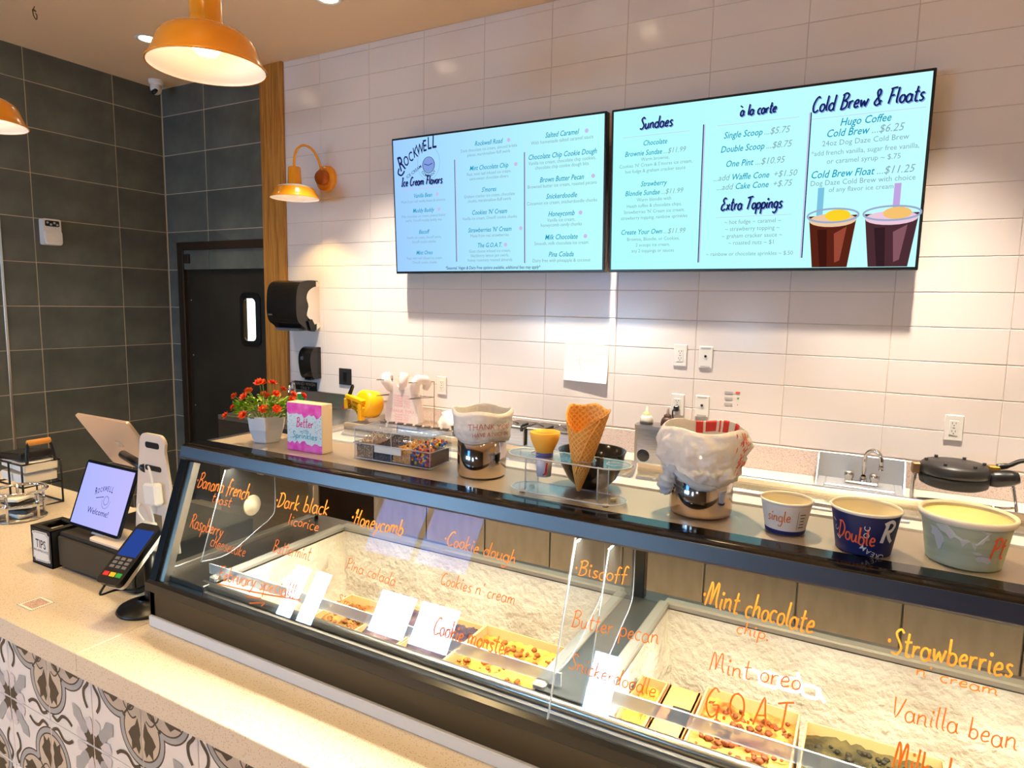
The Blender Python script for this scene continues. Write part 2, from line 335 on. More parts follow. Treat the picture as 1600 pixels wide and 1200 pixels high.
m_acryl = pane('clear_acrylic', (248, 250, 253), 1.3, 0.0, .006)
m_acredge = pane('acrylic_edge', (235, 242, 250), 1.6, .15, .5)

def S(name, mb, mats, label, parent=None):
    o = mb.build(name, mats, parent)
    o['kind'] = 'structure'
    if not parent: o['label'] = label; o['category'] = name.split('_')[0]
    return o
S('floor', MB().box(LX - .1, RX + .1, FY - .1, .1, -.1, 0), m_floor, 'brown vinyl floor of the shop')
S('ceiling', MB().box(LX - .1, RX + .1, FY - .1, .1, CZ, CZ + .1), m_ceil, 'plain beige painted ceiling')
S('wall_right', MB().box(RX, RX + .1, FY, 0, 0, CZ), m_plain, 'plain pale wall closing the right of the shop')

def tiled(wall, us, zs, place, mt, tname='tile', gap=.0012, thick=.008, skip=None, bev=.0018):
    """one object per tile; alike tiles share a mesh.  place(u, z) -> loc, rotz"""
    cache = {}
    for i in range(len(us) - 1):
        for j in range(len(zs) - 1):
            w, h = us[i + 1] - us[i], zs[j + 1] - zs[j]
            if w < .012 or h < .012: continue
            if skip and skip((us[i] + us[i + 1]) / 2, (zs[j] + zs[j + 1]) / 2): continue
            k = (round(w, 3), round(h, 3))
            if k not in cache:
                cache[k] = MB().box(-w / 2 + gap, w / 2 - gap, -thick, 0, -h / 2 + gap, h / 2 - gap, bev).mesh(tname, mt)
            loc, rz = place((us[i] + us[i + 1]) / 2, (zs[j] + zs[j + 1]) / 2)
            o = put(tname, cache[k], wall, loc, (random.uniform(-.0022, .0022), random.uniform(-.0012, .0012), rz + random.uniform(-.0012, .0012)))

# white tiled wall behind the counter
wb = S('wall_back', MB().box(-2.975, RX, .003, .12, 0, CZ), m_wgrout, 'white glazed tile wall behind the back counter')
xs = [-2.975] + [c * .4383 for c in range(-6, 8)] + [RX]
zs = sorted([1.035] + [1.7943 - r * .1534 for r in range(-10, 5)] + [CZ])
tiled(wb, xs, zs, lambda u, z: ((u, .0085, z), 0), m_wtile)
# dark tiled walls in the corner with the door
wd = S('wall_doorway', MB().box(LX, -4.205, .0025, .12, 0, CZ).box(-4.205, -2.975, .0025, .12, 2.135, CZ).box(-3.2, -2.975, .0025, .12, 0, 2.14), m_dgrout, 'dark grey tiled wall around the kitchen door')
zd = [3.1547 - i * .305 for i in range(11, -1, -1)]; zd = [0.0] + [z for z in zd if z > .02] + [CZ]
tiled(wd, [LX + .008, -3.8468, -3.2], zd, lambda u, z: ((u, .0085, z), 0), m_dtile, skip=lambda u, z: z < 2.0, gap=.0026)
tiled(wd, [LX + .008, -4.232], [z for z in zd if z < 2.2] + [2.155], lambda u, z: ((u, .0085, z), 0), m_dtile, gap=.0026)
cut = MB().box(-.3, .3, 0, .008, 0, .02)   # strip between header and the course above
tiled(wd, [-4.232, -3.8468, -3.2], [2.156, 2.2397], lambda u, z: ((u, .0085, z), 0), m_dtile, gap=.0026)
wl = S('wall_left', MB().box(LX - .12, LX - .0025, FY, .12, 0, CZ), m_dgrout, 'dark grey tiled side wall left of the door')
ys = [-2.99, -2.391, -1.793, -1.203, -1.187, -.984, -.3863, -.0005]
tiled(wl, ys, zd, lambda u, z: ((LX - .0085, u, z), PI / 2), m_dtile, skip=lambda u, z: abs(u + 1.195) < .012, gap=.0026)
S('wall_left_rear', MB().box(LX - .009, LX, FY, -2.993, 0, CZ), mat('dark_paint', (58, 60, 58), .8), 'dark painted stretch of the left wall')
S('trim_1', MB().box(-3.2, -2.972, -.022, .0, 0, CZ, .003), m_wood, 'honey coloured wooden board between dark and white tiles')
S('trim_2', MB().box(LX - .004, LX + .004, -1.203, -1.187, 0, 2.2, .001), m_alu, 'pale metal edging strip on the dark tiled wall')

# door in the corner
dr = thing('door_1', 'dark swing door with a narrow rounded window', 'door', (-3.72, 0, 0)); dr['kind'] = 'structure'
m_door = mat('door_laminate', (38, 36, 30), .38, noise=((50, 46, 38), 2, 3, .4, .7, (1, 1, 1)))
m_frame = mat('door_frame_bronze', (70, 58, 48), .35, .6)
fr = MB()
fr.box(-.512, -.44, -.012, .1, 0, 2.155, .003).box(-.512, .52, -.0115, .1, 2.09, 2.155, .003)
fr.build('frame', m_frame, dr)
MB().box(-.44, -.405, .02, .06, 0, 2.09).build('hinge_strip', m_frame, dr)
lf = MB()
wx0, wx1, wz0, wz1 = .225, .405, 1.365, 1.735
lf.box(-.404, wx0, .02, .06, .01, 2.085).box(wx1, .518, .02, .06, .01, 2.085).box(wx0, wx1, .02, .06, .01, wz0).box(wx0, wx1, .02, .06, wz1, 2.085)
lf.build('leaf', m_door, dr)
gk = MB(); o_, i_ = rrect(wx0 - .022, wx1 + .022, wz0 - .022, wz1 + .022, .055), rrect(wx0 + .022, wx1 - .022, wz0 + .022, wz1 - .022, .04)
for a in range(len(o_)):
    b_ = (a + 1) % len(o_)
    gk.add([(o_[a][0], .012, o_[a][1]), (o_[b_][0], .012, o_[b_][1]), (i_[b_][0], .006, i_[b_][1]), (i_[a][0], .006, i_[a][1]), (o_[a][0], .022, o_[a][1]), (o_[b_][0], .022, o_[b_][1]), (i_[a][0], .018, i_[a][1]), (i_[b_][0], .018, i_[b_][1])], [(0, 1, 2, 3), (4, 5, 1, 0), (3, 2, 7, 6)])
gk.build('window_gasket', m_black, dr)
MB().box(wx0, wx1, .014, .018, wz0, wz1).build('window_pane', m_glass, dr)
for z in (1.69, 1.24, .82): MB().lathe([(0, 0), (.006, 0), (.006, -.004)], 8, T=Matrix.Translation((-.392, .018, z)) @ Matrix.Rotation(PI / 2, 4, 'X')).build('bolt', m_alu, dr)
MB().box(-.42, -.36, -.02, .02, 1.985, 2.06, .004).build('hinge', m_frame, dr)
# lit back room behind the door window
S('wall_kitchen', MB().box(-4.75, -2.7, .9, 1.0, 0, 2.6).box(-4.75, -4.65, .12, .9, 0, 2.6).box(-2.8, -2.7, .12, .9, 0, 2.6), mat('kitchen_paint', (222, 200, 160), .9), 'cream walls of the kitchen behind the door')
S('ceiling_kitchen', MB().box(-4.75, -2.7, .1, 1.0, 2.6, 2.7), m_plain, 'kitchen ceiling behind the door')
S('floor_kitchen', MB().box(-4.75, -2.7, .1, 1.0, -.1, 0), m_floor, 'kitchen floor behind the door')
light('POINT', 'kitchen_light', (-3.4, .5, 2.2), 4, HONEY, size=.1)

# street side with windows, behind the viewer
wins = [(-4.22, -3.62, 1.06, 1.62), (-3.1, -2.12, 1.18, 1.62), (-.95, -.66, 1.12, 1.62), (-3.5, -2.2, 1.86, 3.0)]
fw = MB(); cuts = sorted(set([LX, RX] + [w[0] for w in wins] + [w[1] for w in wins]))
for a, b_ in zip(cuts[:-1], cuts[1:]):
    z = 0.0
    for w in sorted([q for q in wins if q[0] <= a + 1e-6 and q[1] >= b_ - 1e-6], key=lambda q: q[2]): fw.box(a, b_, FY - .1, FY, z, w[2]); z = w[3]
    fw.box(a, b_, FY - .1, FY, z, CZ)
S('wall_front', fw, mat('front_wall', (84, 76, 68), .9), 'street wall with shop windows, facing the counter')
for k, (a, b_, z0, z1) in enumerate(wins):
    w = thing('window_%d' % (k + 1), ['left shop window onto the street', 'wide shop window onto the street', 'narrow shop window onto the street', 'tinted upper shop window'][k], 'window', ((a + b_) / 2, FY, z0)); w['kind'] = 'structure'; h, q = (b_ - a) / 2, z1 - z0
    MB().box(-h, h, -.06, -.05, 0, q).build('pane', pane('tinted_glass', (96, 122, 150), 1.5) if k == 3 else m_glass, w)
    f_ = MB().box(-h, -h + .03, -.09, -.01, 0, q).box(h - .03, h, -.09, -.01, 0, q).box(-h, h, -.09, -.01, 0, .03).box(-h, h, -.09, -.01, q - .03, q)
    if k in (0, 1, 3): f_.box(-.015, .015, -.08, -.02, 0, q)
    f_.build('window_frame', m_blackm, w)
    pl = bpy.data.lights.new('window_portal', 'AREA'); pl.shape = 'RECTANGLE'; pl.size = 2 * h; pl.size_y = q; pl.cycles.is_portal = True
    po = bpy.data.objects.new('window_portal', pl); COL.objects.link(po); po.location = ((a + b_) / 2, FY - .12, (z0 + z1) / 2); po.rotation_euler = (PI / 2, 0, 0)

# ============================================================ FRONT COUNTER
ZC = .868
ctr = thing('service_counter', 'long cream quartz counter with patterned tile front', 'counter', (-.3, -2.3, 0))
cx0, cx1 = -3.0, 1.9
# slab: full depth left of the ice cream case, a ledge in front of it
MB().box(cx0 + .3, -.7895 + .3, -.364, .355, .81, ZC, .0015).build('slab', m_quartz, ctr)
MB().box(-.7885 + .3, cx1 + .3, -.364, -.16, .81, ZC, .0015).build('ledge_slab', m_quartz, ctr)
for x in (-2.55,): MB().box(-.0006, .0006, -.001, .72, 0, .0006).build('seam', mat('seam', (176, 160, 138), .8), ctr, (x + .3, -.364, ZC - .0004))
MB().box(cx0 + .03 + .3, cx1 - .03 + .3, -.325, -.2, 0, .81).box(cx0 + .05 + .3, -.80 + .3, -.2, .33, 0, .81).build('carcass', m_plain, ctr)
# encaustic front tiles, 20 cm, one repeating motif turned four ways
e_white, e_dark, e_grey, e_beige, e_pale = [mat(n, c, .42) for n, c in (('tile_white', (226, 221, 218)), ('tile_dark', (56, 50, 42)), ('tile_grey', (160, 163, 166)), ('tile_beige', (196, 182, 164)), ('tile_lavender', (208, 202, 204)))]
def motif():
    mb = MB(); q = .2; g = .0012
    mb.box(g, q - g, -.008, 0, g, q - g, .0012)
    lay = [0]
    def poly(pts, m):
        lay[0] += 1; y = -.008 - .00006 * lay[0]
        pts = [(min(max(a, .012), .988) * q, min(max(b, .012), .988) * q) for a, b in pts]
        mb.add([(a, y, b) for a, b in pts], [tuple(range(len(pts)))], m)
    def line(pts, w, m):
        lay[0] += 1; y = -.008 - .00006 * lay[0]; P = [Vector(p) for p in crom(pts, 4)]; Lf = []; Rt = []
        for i, p in enumerate(P):
            t = P[min(i + 1, len(P) - 1)] - P[max(i - 1, 0)]
            if t.length < 1e-9: continue
            t.normalize(); n = Vector((-t.y, t.x)); ww = w * (1 if not isinstance(w, tuple) else 1) / 2; Lf.append(p + n * ww); Rt.append(p - n * ww)
        k = len(Lf); vs = [(min(max(a.x, .012), .988) * q, y, min(max(a.y, .012), .988) * q) for a in Lf + Rt]
        mb.add(vs, [(k + i, k + i + 1, i + 1, i) for i in range(k - 1)], m)
    def fl(pts): return [(b, a) for a, b in pts]
    # quatrefoil medallion around the corner (0,0): half lobes along both edges
    def lobes(r, m):
        poly(arc(.47, 0, r, 0, PI, 18), m); poly(arc(0, .47, r, -PI / 2, PI / 2, 18), m)
    poly([(.0, .0), (.5, .0), (.5, .5), (.0, .5)][:3] + [(0, .5)], 0) if False else None
    lobes(.43, 1); lobes(.41, 2); lobes(.345, 1); lobes(.325, 3)
    poly([(0, 0), (.47, 0), (.33, .33), (0, .47)], 3)
    for f in (lambda p: p, fl):
        poly(f([(.30, .07), (.42, .035), (.50, .025), (.56, .05), (.66, .03), (.75, .07), (.68, .12), (.74, .2), (.62, .2), (.54, .26), (.46, .2), (.40, .12)]), 1)       # tulip leaf
        line(f([(.10, .10), (.16, .22), (.27, .25), (.33, .17), (.29, .09)]), .02, 1)                                    # curled stem
        line(f([(.02, .02), (.16, .14), (.3, .3), (.36, .34)]), .024, 1)
        # black hooks between the medallions
        line(f([(.9, .06), (.94, .18), (.84, .3), (.84, .42), (.9, .52)]), .045, 1)
        poly(f([(.84, .98), (.86, .8), (.93, .76), (.97, .86), (.985, .985)]), 1)                                          # petal of the small cross
    poly([(.56, .56), (.72, .58), (.78, .68), (.9, .78), (.86, .86), (.78, .9), (.68, .78), (.58, .72)], 2)              # grey leaf on the diagonal
    poly([(.62, .94), (.66, .84), (.76, .86), (.86, .95), (.8, .985), (.66, .985)], 4); poly([(.94, .62), (.84, .66), (.86, .76), (.95, .86), (.985, .8), (.985, .66)], 4)
    poly([(.9, .985), (.93, .9), (.985, .93), (.985, .985)], 1)
    return mb.mesh('tile', [e_white, e_dark, e_grey, e_beige, e_pale])
me_t = motif()
# corners with a medallion sit at x = -.993 + .4 i, z = .81 - .4 j
for i in range(-5, 8):
    for j in range(0, 2):
        cxm, czm = -.993 + .4 * i, .811 - .4 * j
        for k, (sx, sz) in enumerate(((1, 1), (-1, 1), (-1, -1), (1, -1))):
            if j == 0 and sz > 0: continue
            if cxm + sx * .1 < cx0 + .06: continue
            o = put('tile', me_t, ctr, (cxm + .3, -.325, czm), (0, -k * PI / 2, 0))
for i in range(-5, 8):      # lowest course
    for k, (sx, sz) in enumerate(((1, 1), (-1, 1))):
        if -.993 + .4 * i + sx * .1 < cx0 + .06: continue
        put('tile', me_t, ctr, (-.993 + .4 * i + .3, -.325, .011), (0, -k * PI / 2, 0))

# ============================================================ ICE CREAM CASE
KX0, KX1 = -.775, 1.8
case = thing('ice_cream_case', 'long glass fronted ice cream dipping case with black lip', 'display case', (.5, -2.3, 0))
def K(mb, name, mats, parent=case, **k): return mb.build(name, mats, parent, (-.5, 2.3, 0) if parent is case else (0, 0, 0), **k)
m_panel = mat('case_panel', (62, 56, 46), .3, .5)
m_band = mat('case_black', (14, 16, 20), .22)
m_lip = mat('case_lip', (10, 26, 56), .34, spec=1.0, bump=(900, .2, .001, (1, 1, 1)), coat=1.0)
m_lip.node_tree.nodes['Principled BSDF'].inputs['Coat Roughness'].default_value = .32
m_rail = mat('white_rail', (224, 226, 230), .3)
m_frost = mat('frost', (244, 238, 226), .75, noise=((226, 214, 200), 9, 8, .4, .7, (1, 1, 1)), bump=(55, .9, .012, (1, 1, 1)))
GA, GB = Vector((0, -2.486, .985)), Vector((0, -2.385, 1.2875))
gu = (GB - GA).normalized(); gn = Vector((0, -gu.z, gu.y))
GT = Matrix(((1, 0, 0, GA.x), (0, gu.y, gn.y, GA.y), (0, gu.z, gn.z, GA.z), (0, 0, 0, 1)))
GL = (GB - GA).length
# base
K(MB().box(KX0, KX1, -2.488, -2.47, .896, .96, .001), 'front_panel', m_panel)
K(MB().box(KX0 + .002, KX1, -2.495, -2.46, ZC, .896, .002), 'base_rail', m_rail)
K(MB().prism([(-2.49, .958), (-2.497, .964), (-2.496, .985), (-2.486, .99), (-2.46, .985), (-2.46, .958)], KX0 - .003, KX1, 'yz'), 'black_bumper', m_band)
wells = [(-.6, .3), (.42, 1.66)]; WY0, WY1, WZ = -2.43, -1.965, 1.0
K(MB().box(KX0, KX0 + .02, -2.488, -1.90, .3, .99).box(KX1 - .02, KX1, -2.46, -1.90, .0, .99).box(KX0, KX1, -1.92, -1.90, .0, .99).box(KX0 + .02, KX1 - .02, -2.44, -1.92, .05, .1), 'cabinet_body', m_panel)
K(MB().box(KX0, KX0 + .02, -2.44, -1.90, .0, .99), 'end_panel', m_panel)
dk = MB()
dk.box(KX0 + .002, wells[0][0], -2.46, -1.905, .975, WZ, .002).box(wells[0][1], wells[1][0], -2.44, WY1, .975, WZ, .002).box(wells[1][1], KX1, -2.46, -1.905, .975, WZ, .002)
dk.box(wells[0][0], wells[1][1], WY1, -1.905, .975, WZ, .002)
K(dk, 'deck', m_steeldk)
K(MB().box(wells[0][1] + .002, wells[1][0] - .002, -2.432, WY1, WZ, WZ + .004, .001), 'bridge_cover', mat('slate_cover', (62, 66, 70), .45))
sl = MB(); sl.box(KX0 + .03, KX1, -2.478, -2.43, .96, .984)
sl.tube([(wells[0][0] - .03, -2.437, .99), (KX1 - .02, -2.437, .99)], .011, 10)
K(sl, 'front_sill', m_steel)
rim = MB()
for a, b_ in wells:
    for yy in (WY1,): rim.box(a - .008, b_ + .008, yy - .008, yy + .022, WZ - .004, WZ + .012, .004)
    rim.box(a - .02, a + .006, WY0, WY1, WZ - .004, WZ + .012, .004).box(b_ - .006, b_ + .02, WY0, WY1, WZ - .004, WZ + .012, .004)
K(rim, 'well_rim', mat('rim_grey', (168, 166, 162), .35, .4))
# frosted well linings: subdivided, lumpy
def frost_wall(p, q, z0, z1, n, kz, inward):
    g = []; p, q, inward = Vector(p), Vector(q), Vector(inward)
    for j in range(kz + 1):
        row = []
        for i in range(n + 1):
            t, s_ = i / n, j / kz; c = p + (q - p) * t
            am = .016 * (1 - .5 * s_) * (math.sin(t * 31 + s_ * 5) * .4 + math.sin(t * 13 - s_ * 9) * .5 + random.uniform(-.6, .6)) + .012 * math.sin(s_ * PI)
            edge = min(1, 6 * (1 - s_) + .05)
            v = c + inward * max(-.002, am * edge + .004); row.append((v.x, v.y, z0 + (z1 - z0) * s_))
        g.append(row)
    return g
for a, b_ in wells:
    fz = MB()
    fz.sheet(frost_wall((a, WY1, 0), (b_, WY1, 0), .55, WZ - .006, 60, 22, (0, -1, 0)))
    fz.sheet(frost_wall((a, WY0, 0), (a, WY1, 0), .55, WZ - .006, 26, 22, (1, 0, 0)))
    fz.sheet(frost_wall((b_, WY1, 0), (b_, WY0, 0), .55, WZ - .006, 26, 22, (-1, 0, 0)))
    fz.box(a, b_, WY0, WY1, .54, .55).box(a, b_, WY0 - .004, WY0, .55, WZ - .02)
    K(fz, 'frosted_lining', m_frost)
# canopy: steel top, black nosing
cyb = -2.126
K(MB().box(KX0 + .015, KX1, -2.312, cyb, 1.298, 1.32, .0015), 'steel_top', mat('top_steel', (204, 193, 180), .42, .8))
K(MB().prism([(-2.308, 1.3195), (-2.3085, 1.3208), (-2.345, 1.3208), (-2.3505, 1.3222), (-2.357, 1.3212), (-2.3595, 1.3198), (-2.366, 1.3212), (-2.374, 1.3195), (-2.3785, 1.3155), (-2.376, 1.312), (-2.308, 1.312)], KX0 - .006, KX1, 'yz', smooth=False), 'black_bead', mat('bead_black', (9, 9, 10), .12))
K(MB().prism([(-2.376, 1.3165), (-2.3795, 1.3165), (-2.3848, 1.2905), (-2.386, 1.2885), (-2.385, 1.2865), (-2.374, 1.2865), (-2.30, 1.2975), (-2.30, 1.312), (-2.37, 1.312)], KX0 - .006, KX1, 'yz'), 'black_lip', m_lip)
K(MB().box(KX0 - .004, KX0 + .018, -2.309, cyb, 1.288, 1.3205, .002), 'end_cap', m_lip)
# end frame, posts
ef = MB()
def bar(mb, p, q, w, t, m=0):
    p, q = Vector(p), Vector(q); d = (q - p).normalized(); a = Vector((1, 0, 0)); n = d.cross(a).normalized()
    vs = []
    for c in (p, q):
        for sa, sn in ((-1, -1), (1, -1), (1, 1), (-1, 1)): vs.append(c + a * (sa * t / 2) + n * (sn * w / 2))
    mb.add(vs, [(0, 1, 2, 3), (7, 6, 5, 4), (0, 4, 5, 1), (1, 5, 6, 2), (2, 6, 7, 3), (3, 7, 4, 0)], m)
bar(ef, (KX0 + .012, -2.478, .985), (KX0 + .012, -2.378, 1.28), .02, .024); K(ef, 'end_post', m_band)
ef = MB(); bar(ef, (KX0 + .034, -2.468, .985), (KX0 + .034, -2.37, 1.275), .02, .02); K(ef, 'inner_post', m_alu)
K(MB().box(KX0 + .004, KX0 + .03, -2.47, -1.93, .99, 1.012, .002).box(KX0 + .004, KX0 + .03, -1.95, -1.93, .99, 1.2, .002).box(KX0 + .004, KX0 + .03, -2.13, -1.93, 1.19, 1.21, .002).box(KX0 + .004, KX0 + .03, -2.15, -2.13, 1.19, 1.298, .002), 'end_frame', m_alu)
K(MB().prism([(-2.462, .99), (-2.375, 1.28), (-2.13, 1.288), (-1.945, 1.2), (-1.945, .99)], KX0 + .014, KX0 + .018, 'yz'), 'end_glass', m_glass)
for x in (.335,): K(MB().box(x - .006, x + .026, -1.965, -1.94, WZ, 1.26, .002), 'rear_post', mat('mullion_dark', (44, 48, 50), .25, .4))
K(MB().box(KX0 + .03, KX1, -2.15, -2.128, 1.28, 1.298), 'rear_rail', m_steeldk)
# front glass
def gx(mb, x0, x1, s0, s1, z0, z1, m=0): return mb.box(x0, x1, s0, s1, z0, z1, 0, m, GT)
K(gx(MB(), KX0 + .02, .352, .0, GL, -.005, 0), 'front_glass', m_glass)
K(gx(MB(), .3545, KX1, .0, GL, -.005, 0), 'front_glass', m_glass)
K(gx(MB(), .3522, .3543, .0, GL, -.005, 0), 'glass_joint', m_acredge)
# acrylic fins and tag rail inside the glass
def fin(x):
    yz = [(-2.44, 1.05), (-2.362, 1.268), (-2.205, 1.268), (-2.205, 1.13), (-2.225, 1.10), (-2.26, 1.085), (-2.36, 1.045)]
    K(MB().prism(yz, x - .002, x + .002, 'yz'), 'acrylic_fin', m_acryl)
    e = MB(); pts = [(x, a, b_) for a, b_ in crom(yz[2:] + [yz[0]], 4)]; e.tube(pts, .0011, 5); e.tube([(x, -2.44, 1.05), (x, -2.362, 1.268)], .0013, 5)
    K(e, 'fin_edge', m_acredge)
for x in (-.632, .345, .41, 1.5): fin(x)
K(MB().lathe([(0, .012), (.01, .012), (.014, .006), (.025, .002), (.029, 0), (.0, 0)], 18, T=Matrix.Translation((-.628, -2.285, 1.155)) @ Matrix.Rotation(PI / 2, 4, 'Y')), 'suction_cup', mat('suction_rubber', (170, 158, 136), .3, alpha=.55))
for a, b_ in ((-.64, .345), (.41, 1.62)):
    K(MB().box(a, b_, -2.412, -2.408, 1.008, 1.034), 'tag_rail', pane('tag_rail_acrylic', (240, 243, 248), 1.5, .12, .36))
# LED strip under the canopy
led = MB().box(KX0 + .06, KX1 - .05, -2.365, -2.345, 1.2825, 1.2895); K(led, 'led_channel', m_alu)
le = MB()
for i in range(int((KX1 - KX0 - .14) / .022)): x = KX0 + .075 + i * .022; le.box(x, x + .008, -2.359, -2.351, 1.281, 1.2825)
K(le, 'led_diodes', emis('led_white', (255, 246, 228), 14), kind='stuff')
for x in (-.25, .55, 1.25):
    l = light('AREA', 'case_light', (x, -2.345, 1.274), 4.0, (1, .88, .66), None, .7, rot=(math.radians(-28), 0, 0)); l.data.shape = 'RECTANGLE'; l.data.size = .75; l.data.size_y = .02; l.parent = case; l.location = (x - .5, -2.345 + 2.3, 1.274)
# flip-up rear lids with aluminium grips
for a, b_ in ((-.74, .27), (.285, 1.7)):
    ld = MB(); ld.prism([(-2.122, 1.284), (-2.122, 1.289), (-1.80, 1.287), (-1.80, 1.282)], a, b_, 'yz'); L_ = K(ld, 'rear_lid', m_glass)
    pr = [(-1.815, 1.298), (-1.80, 1.3), (-1.78, 1.294), (-1.772, 1.28), (-1.785, 1.262), (-1.81, 1.256), (-1.83, 1.259), (-1.822, 1.268), (-1.812, 1.27)]
    g_ = MB().prism(pr, a, b_, 'yz', smooth=True).build('grip_profile', mat('lid_grip', (222, 222, 226), .26, 1.0), L_)
# handwriting on the glass
ink = film('orange_marker', (248, 134, 40), .1, .0, .6)
NOTES = [
 ('*Banana french', (-0.6916, 0.2547), (-0.4910, 0.2506), 0.0424),
 ('toast', (-0.6193, 0.2285), (-0.5461, 0.2246), 0.0276),
 ('Raspberry', (-0.6769, 0.1530), (-0.5496, 0.1509), 0.0383),
 ('cheesecake', (-0.5868, 0.1238), (-0.4590, 0.1212), 0.0321),
 ('*Dark black', (-0.4011, 0.2514), (-0.2344, 0.2573), 0.0389),
 ('licorice', (-0.3483, 0.2188), (-0.2505, 0.2204), 0.0270),
 ('Buttermint', (-0.3762, 0.1508), (-0.2576, 0.1542), 0.0318),
 ('February special!!', (-0.5326, 0.0552), (-0.2797, 0.0673), 0.0363),
 ('*Honeycomb', (-0.1670, 0.2521), (-0.0230, 0.2510), 0.0360),
 ('Pina colada', (-0.1552, 0.1585), (-0.0175, 0.1508), 0.0266),
 ("S'mores", (-0.1590, 0.0892), (-0.0778, 0.0844), 0.0176),
 ('*Cookie dough', (0.0776, 0.2543), (0.2438, 0.2477), 0.0303),
 ("Cookies n' cream", (0.0877, 0.1774), (0.2566, 0.1756), 0.0272),
 ('Cookie monster', (0.0911, 0.0840), (0.2609, 0.0854), 0.0376),
 ('*Biscoff', (0.3618, 0.2535), (0.4603, 0.2590), 0.0297),
 ('Butter pecan', (0.3716, 0.1668), (0.5282, 0.1741), 0.0316),
 ('Snickerdoodle', (0.3776, 0.0968), (0.5341, 0.0931), 0.0288),
 ('*Mint chocolate', (0.5865, 0.2525), (0.7555, 0.2490), 0.0405),
 ('chip.', (0.6450, 0.2235), (0.6955, 0.2227), 0.0218),
 ('Mint oreo', (0.6114, 0.1562), (0.7455, 0.1634), 0.0328),
 ('G.O.A.T', (0.6119, 0.0869), (0.7402, 0.1075), 0.0454),
 ('*Strawberries', (0.8497, 0.2475), (0.9972, 0.2514), 0.0376),
 ("n' cream", (0.8872, 0.2261), (0.9823, 0.2243), 0.0174),
 ('Vanilla bean', (0.8618, 0.1621), (1.0052, 0.1618), 0.0330),
 ('Milk chocolate', (0.8677, 0.0965), (1.0141, 0.0976), 0.0382),
]
for k, (t, p, q, h) in enumerate(NOTES):
    hb = MB(); hand(hb, t, p, q, h * .9, .0018 + .0009 * (h > .034), 0, GT, seed=k + 3, z=.0008)
    if t.startswith('February'):
        for s_ in ([(-.529, .0455), (-.40, .054), (-.2601, .0676)], [(-.4256, .0388), (-.3785, .045)], [(-.4104, .0263), (-.3661, .0393), (-.372, .029)]): ribbon(hb, crom(s_, 4), .003, 0, GT, .0008)
    K(hb, 'handwriting', ink)

# tubs of ice cream in the wells
def scoop_surface(x0, x1, y0, y1, z, amp, seed, nx=26, ny=22):
    rnd = random.Random(seed); ph = [rnd.uniform(0, 6.28) for _ in range(6)]; g = []
    for j in range(ny + 1):
        row = []
        for i in range(nx + 1):
            u, v = i / nx, j / ny
            h = amp * (math.sin(u * 9 + ph[0] + 2 * math.sin(v * 5 + ph[1])) * .4 + math.sin(v * 11 + ph[2] + u * 4) * .3 + rnd.uniform(-.5, .5) * .9)
            row.append((x0 + (x1 - x0) * u, y0 + (y1 - y0) * v, z + h))
        g.append(row)
    return g
m_tubc = mat('tub_carton', (206, 172, 120), .6)
def tub(x0, x1, y0, y1, z, name, label, cream, cream2, bits=None, rim_m=None, drop=.02, seed=1, scale=30):
    t = thing('ice_cream_tub', label, 'ice cream', ((x0 + x1) / 2, (y0 + y1) / 2, .551), group='ice cream tubs in the case')
    w, d, h = (x1 - x0) / 2, (y1 - y0) / 2, z - .551; k = .003
    mb = MB().box(-w, -w + k, -d, d, 0, h).box(w - k, w, -d, d, 0, h).box(-w, w, -d, -d + k, 0, h).box(-w, w, d - k, d, 0, h).box(-w, w, -d, d, 0, .004)
    mb.build('carton', rim_m or m_tubc, t)
    s_ = MB().sheet(scoop_surface(-w + k, w - k, -d + k, d - k, h - drop, .008, seed))
    s_.build('ice_cream', mat(name + '_cream', cream, .55, noise=(cream2, scale, 6, .42, .62, (1, 1, 1)), bump=(70, .6, .006, (1, 1, 1))), t)
    if bits:
        bm_ = MB(); rnd = random.Random(seed + 9)
        for _ in range(130): bm_.ball((rnd.uniform(-w * .85, w * .85), rnd.uniform(-d * .85, d * .85), h - drop + rnd.uniform(-.002, .006)), rnd.uniform(.003, .008), 5, 4, sz=.7)
        bm_.build('mix_ins', mat(name + '_bits', bits, .6), t, kind='stuff')
tub(-.59, -.37, -2.41, -2.19, .80, 'banana', 'pale cream ice cream tub at the left end of the case', (192, 177, 147), (165, 148, 111), seed=1)
tub(-.365, -.205, -2.415, -2.19, .93, 'tan', 'tan brown ice cream tub left of the dark purple ones', (156, 113, 56), (116, 76, 32), (120, 74, 30), seed=2)
tub(-.20, -.075, -2.415, -2.19, .95, 'plum', 'dusky plum ice cream tub right of the tan one', (102, 80, 86), (68, 51, 62), seed=3, drop=.012)
tub(-.07, .05, -2.415, -2.19, .95, 'violet', 'dark violet ice cream tub left of the cookie topped one', (80, 67, 83), (53, 42, 59), seed=4, drop=.012)
tub(.055, .275, -2.42, -2.19, .955, 'cookie', 'golden ice cream tub strewn with brown cookie crumbs', (198, 164, 76), (171, 125, 44), (150, 84, 26), seed=5)
tub(.435, .49, -2.41, -2.2, .95, 'lemon', 'narrow tub of bright yellow ice cream beside the folded carton', (200, 169, 76), (177, 133, 44), seed=6)
tub(.565, .735, -2.42, -2.19, .96, 'caramel', 'large caramel swirled ice cream tub, orange and brown', (192, 148, 73), (137, 68, 22), (120, 56, 18), seed=7, scale=22)
tub(.745, .96, -2.42, -2.19, .95, 'moss', 'dark olive speckled ice cream tub right of the caramel one', (83, 73, 41), (47, 42, 25), (40, 34, 22), seed=8)
tub(.97, 1.2, -2.42, -2.19, .93, 'vanilla', 'pale vanilla ice cream tub at the right of the case', (196, 187, 163), (171, 158, 127), seed=10)
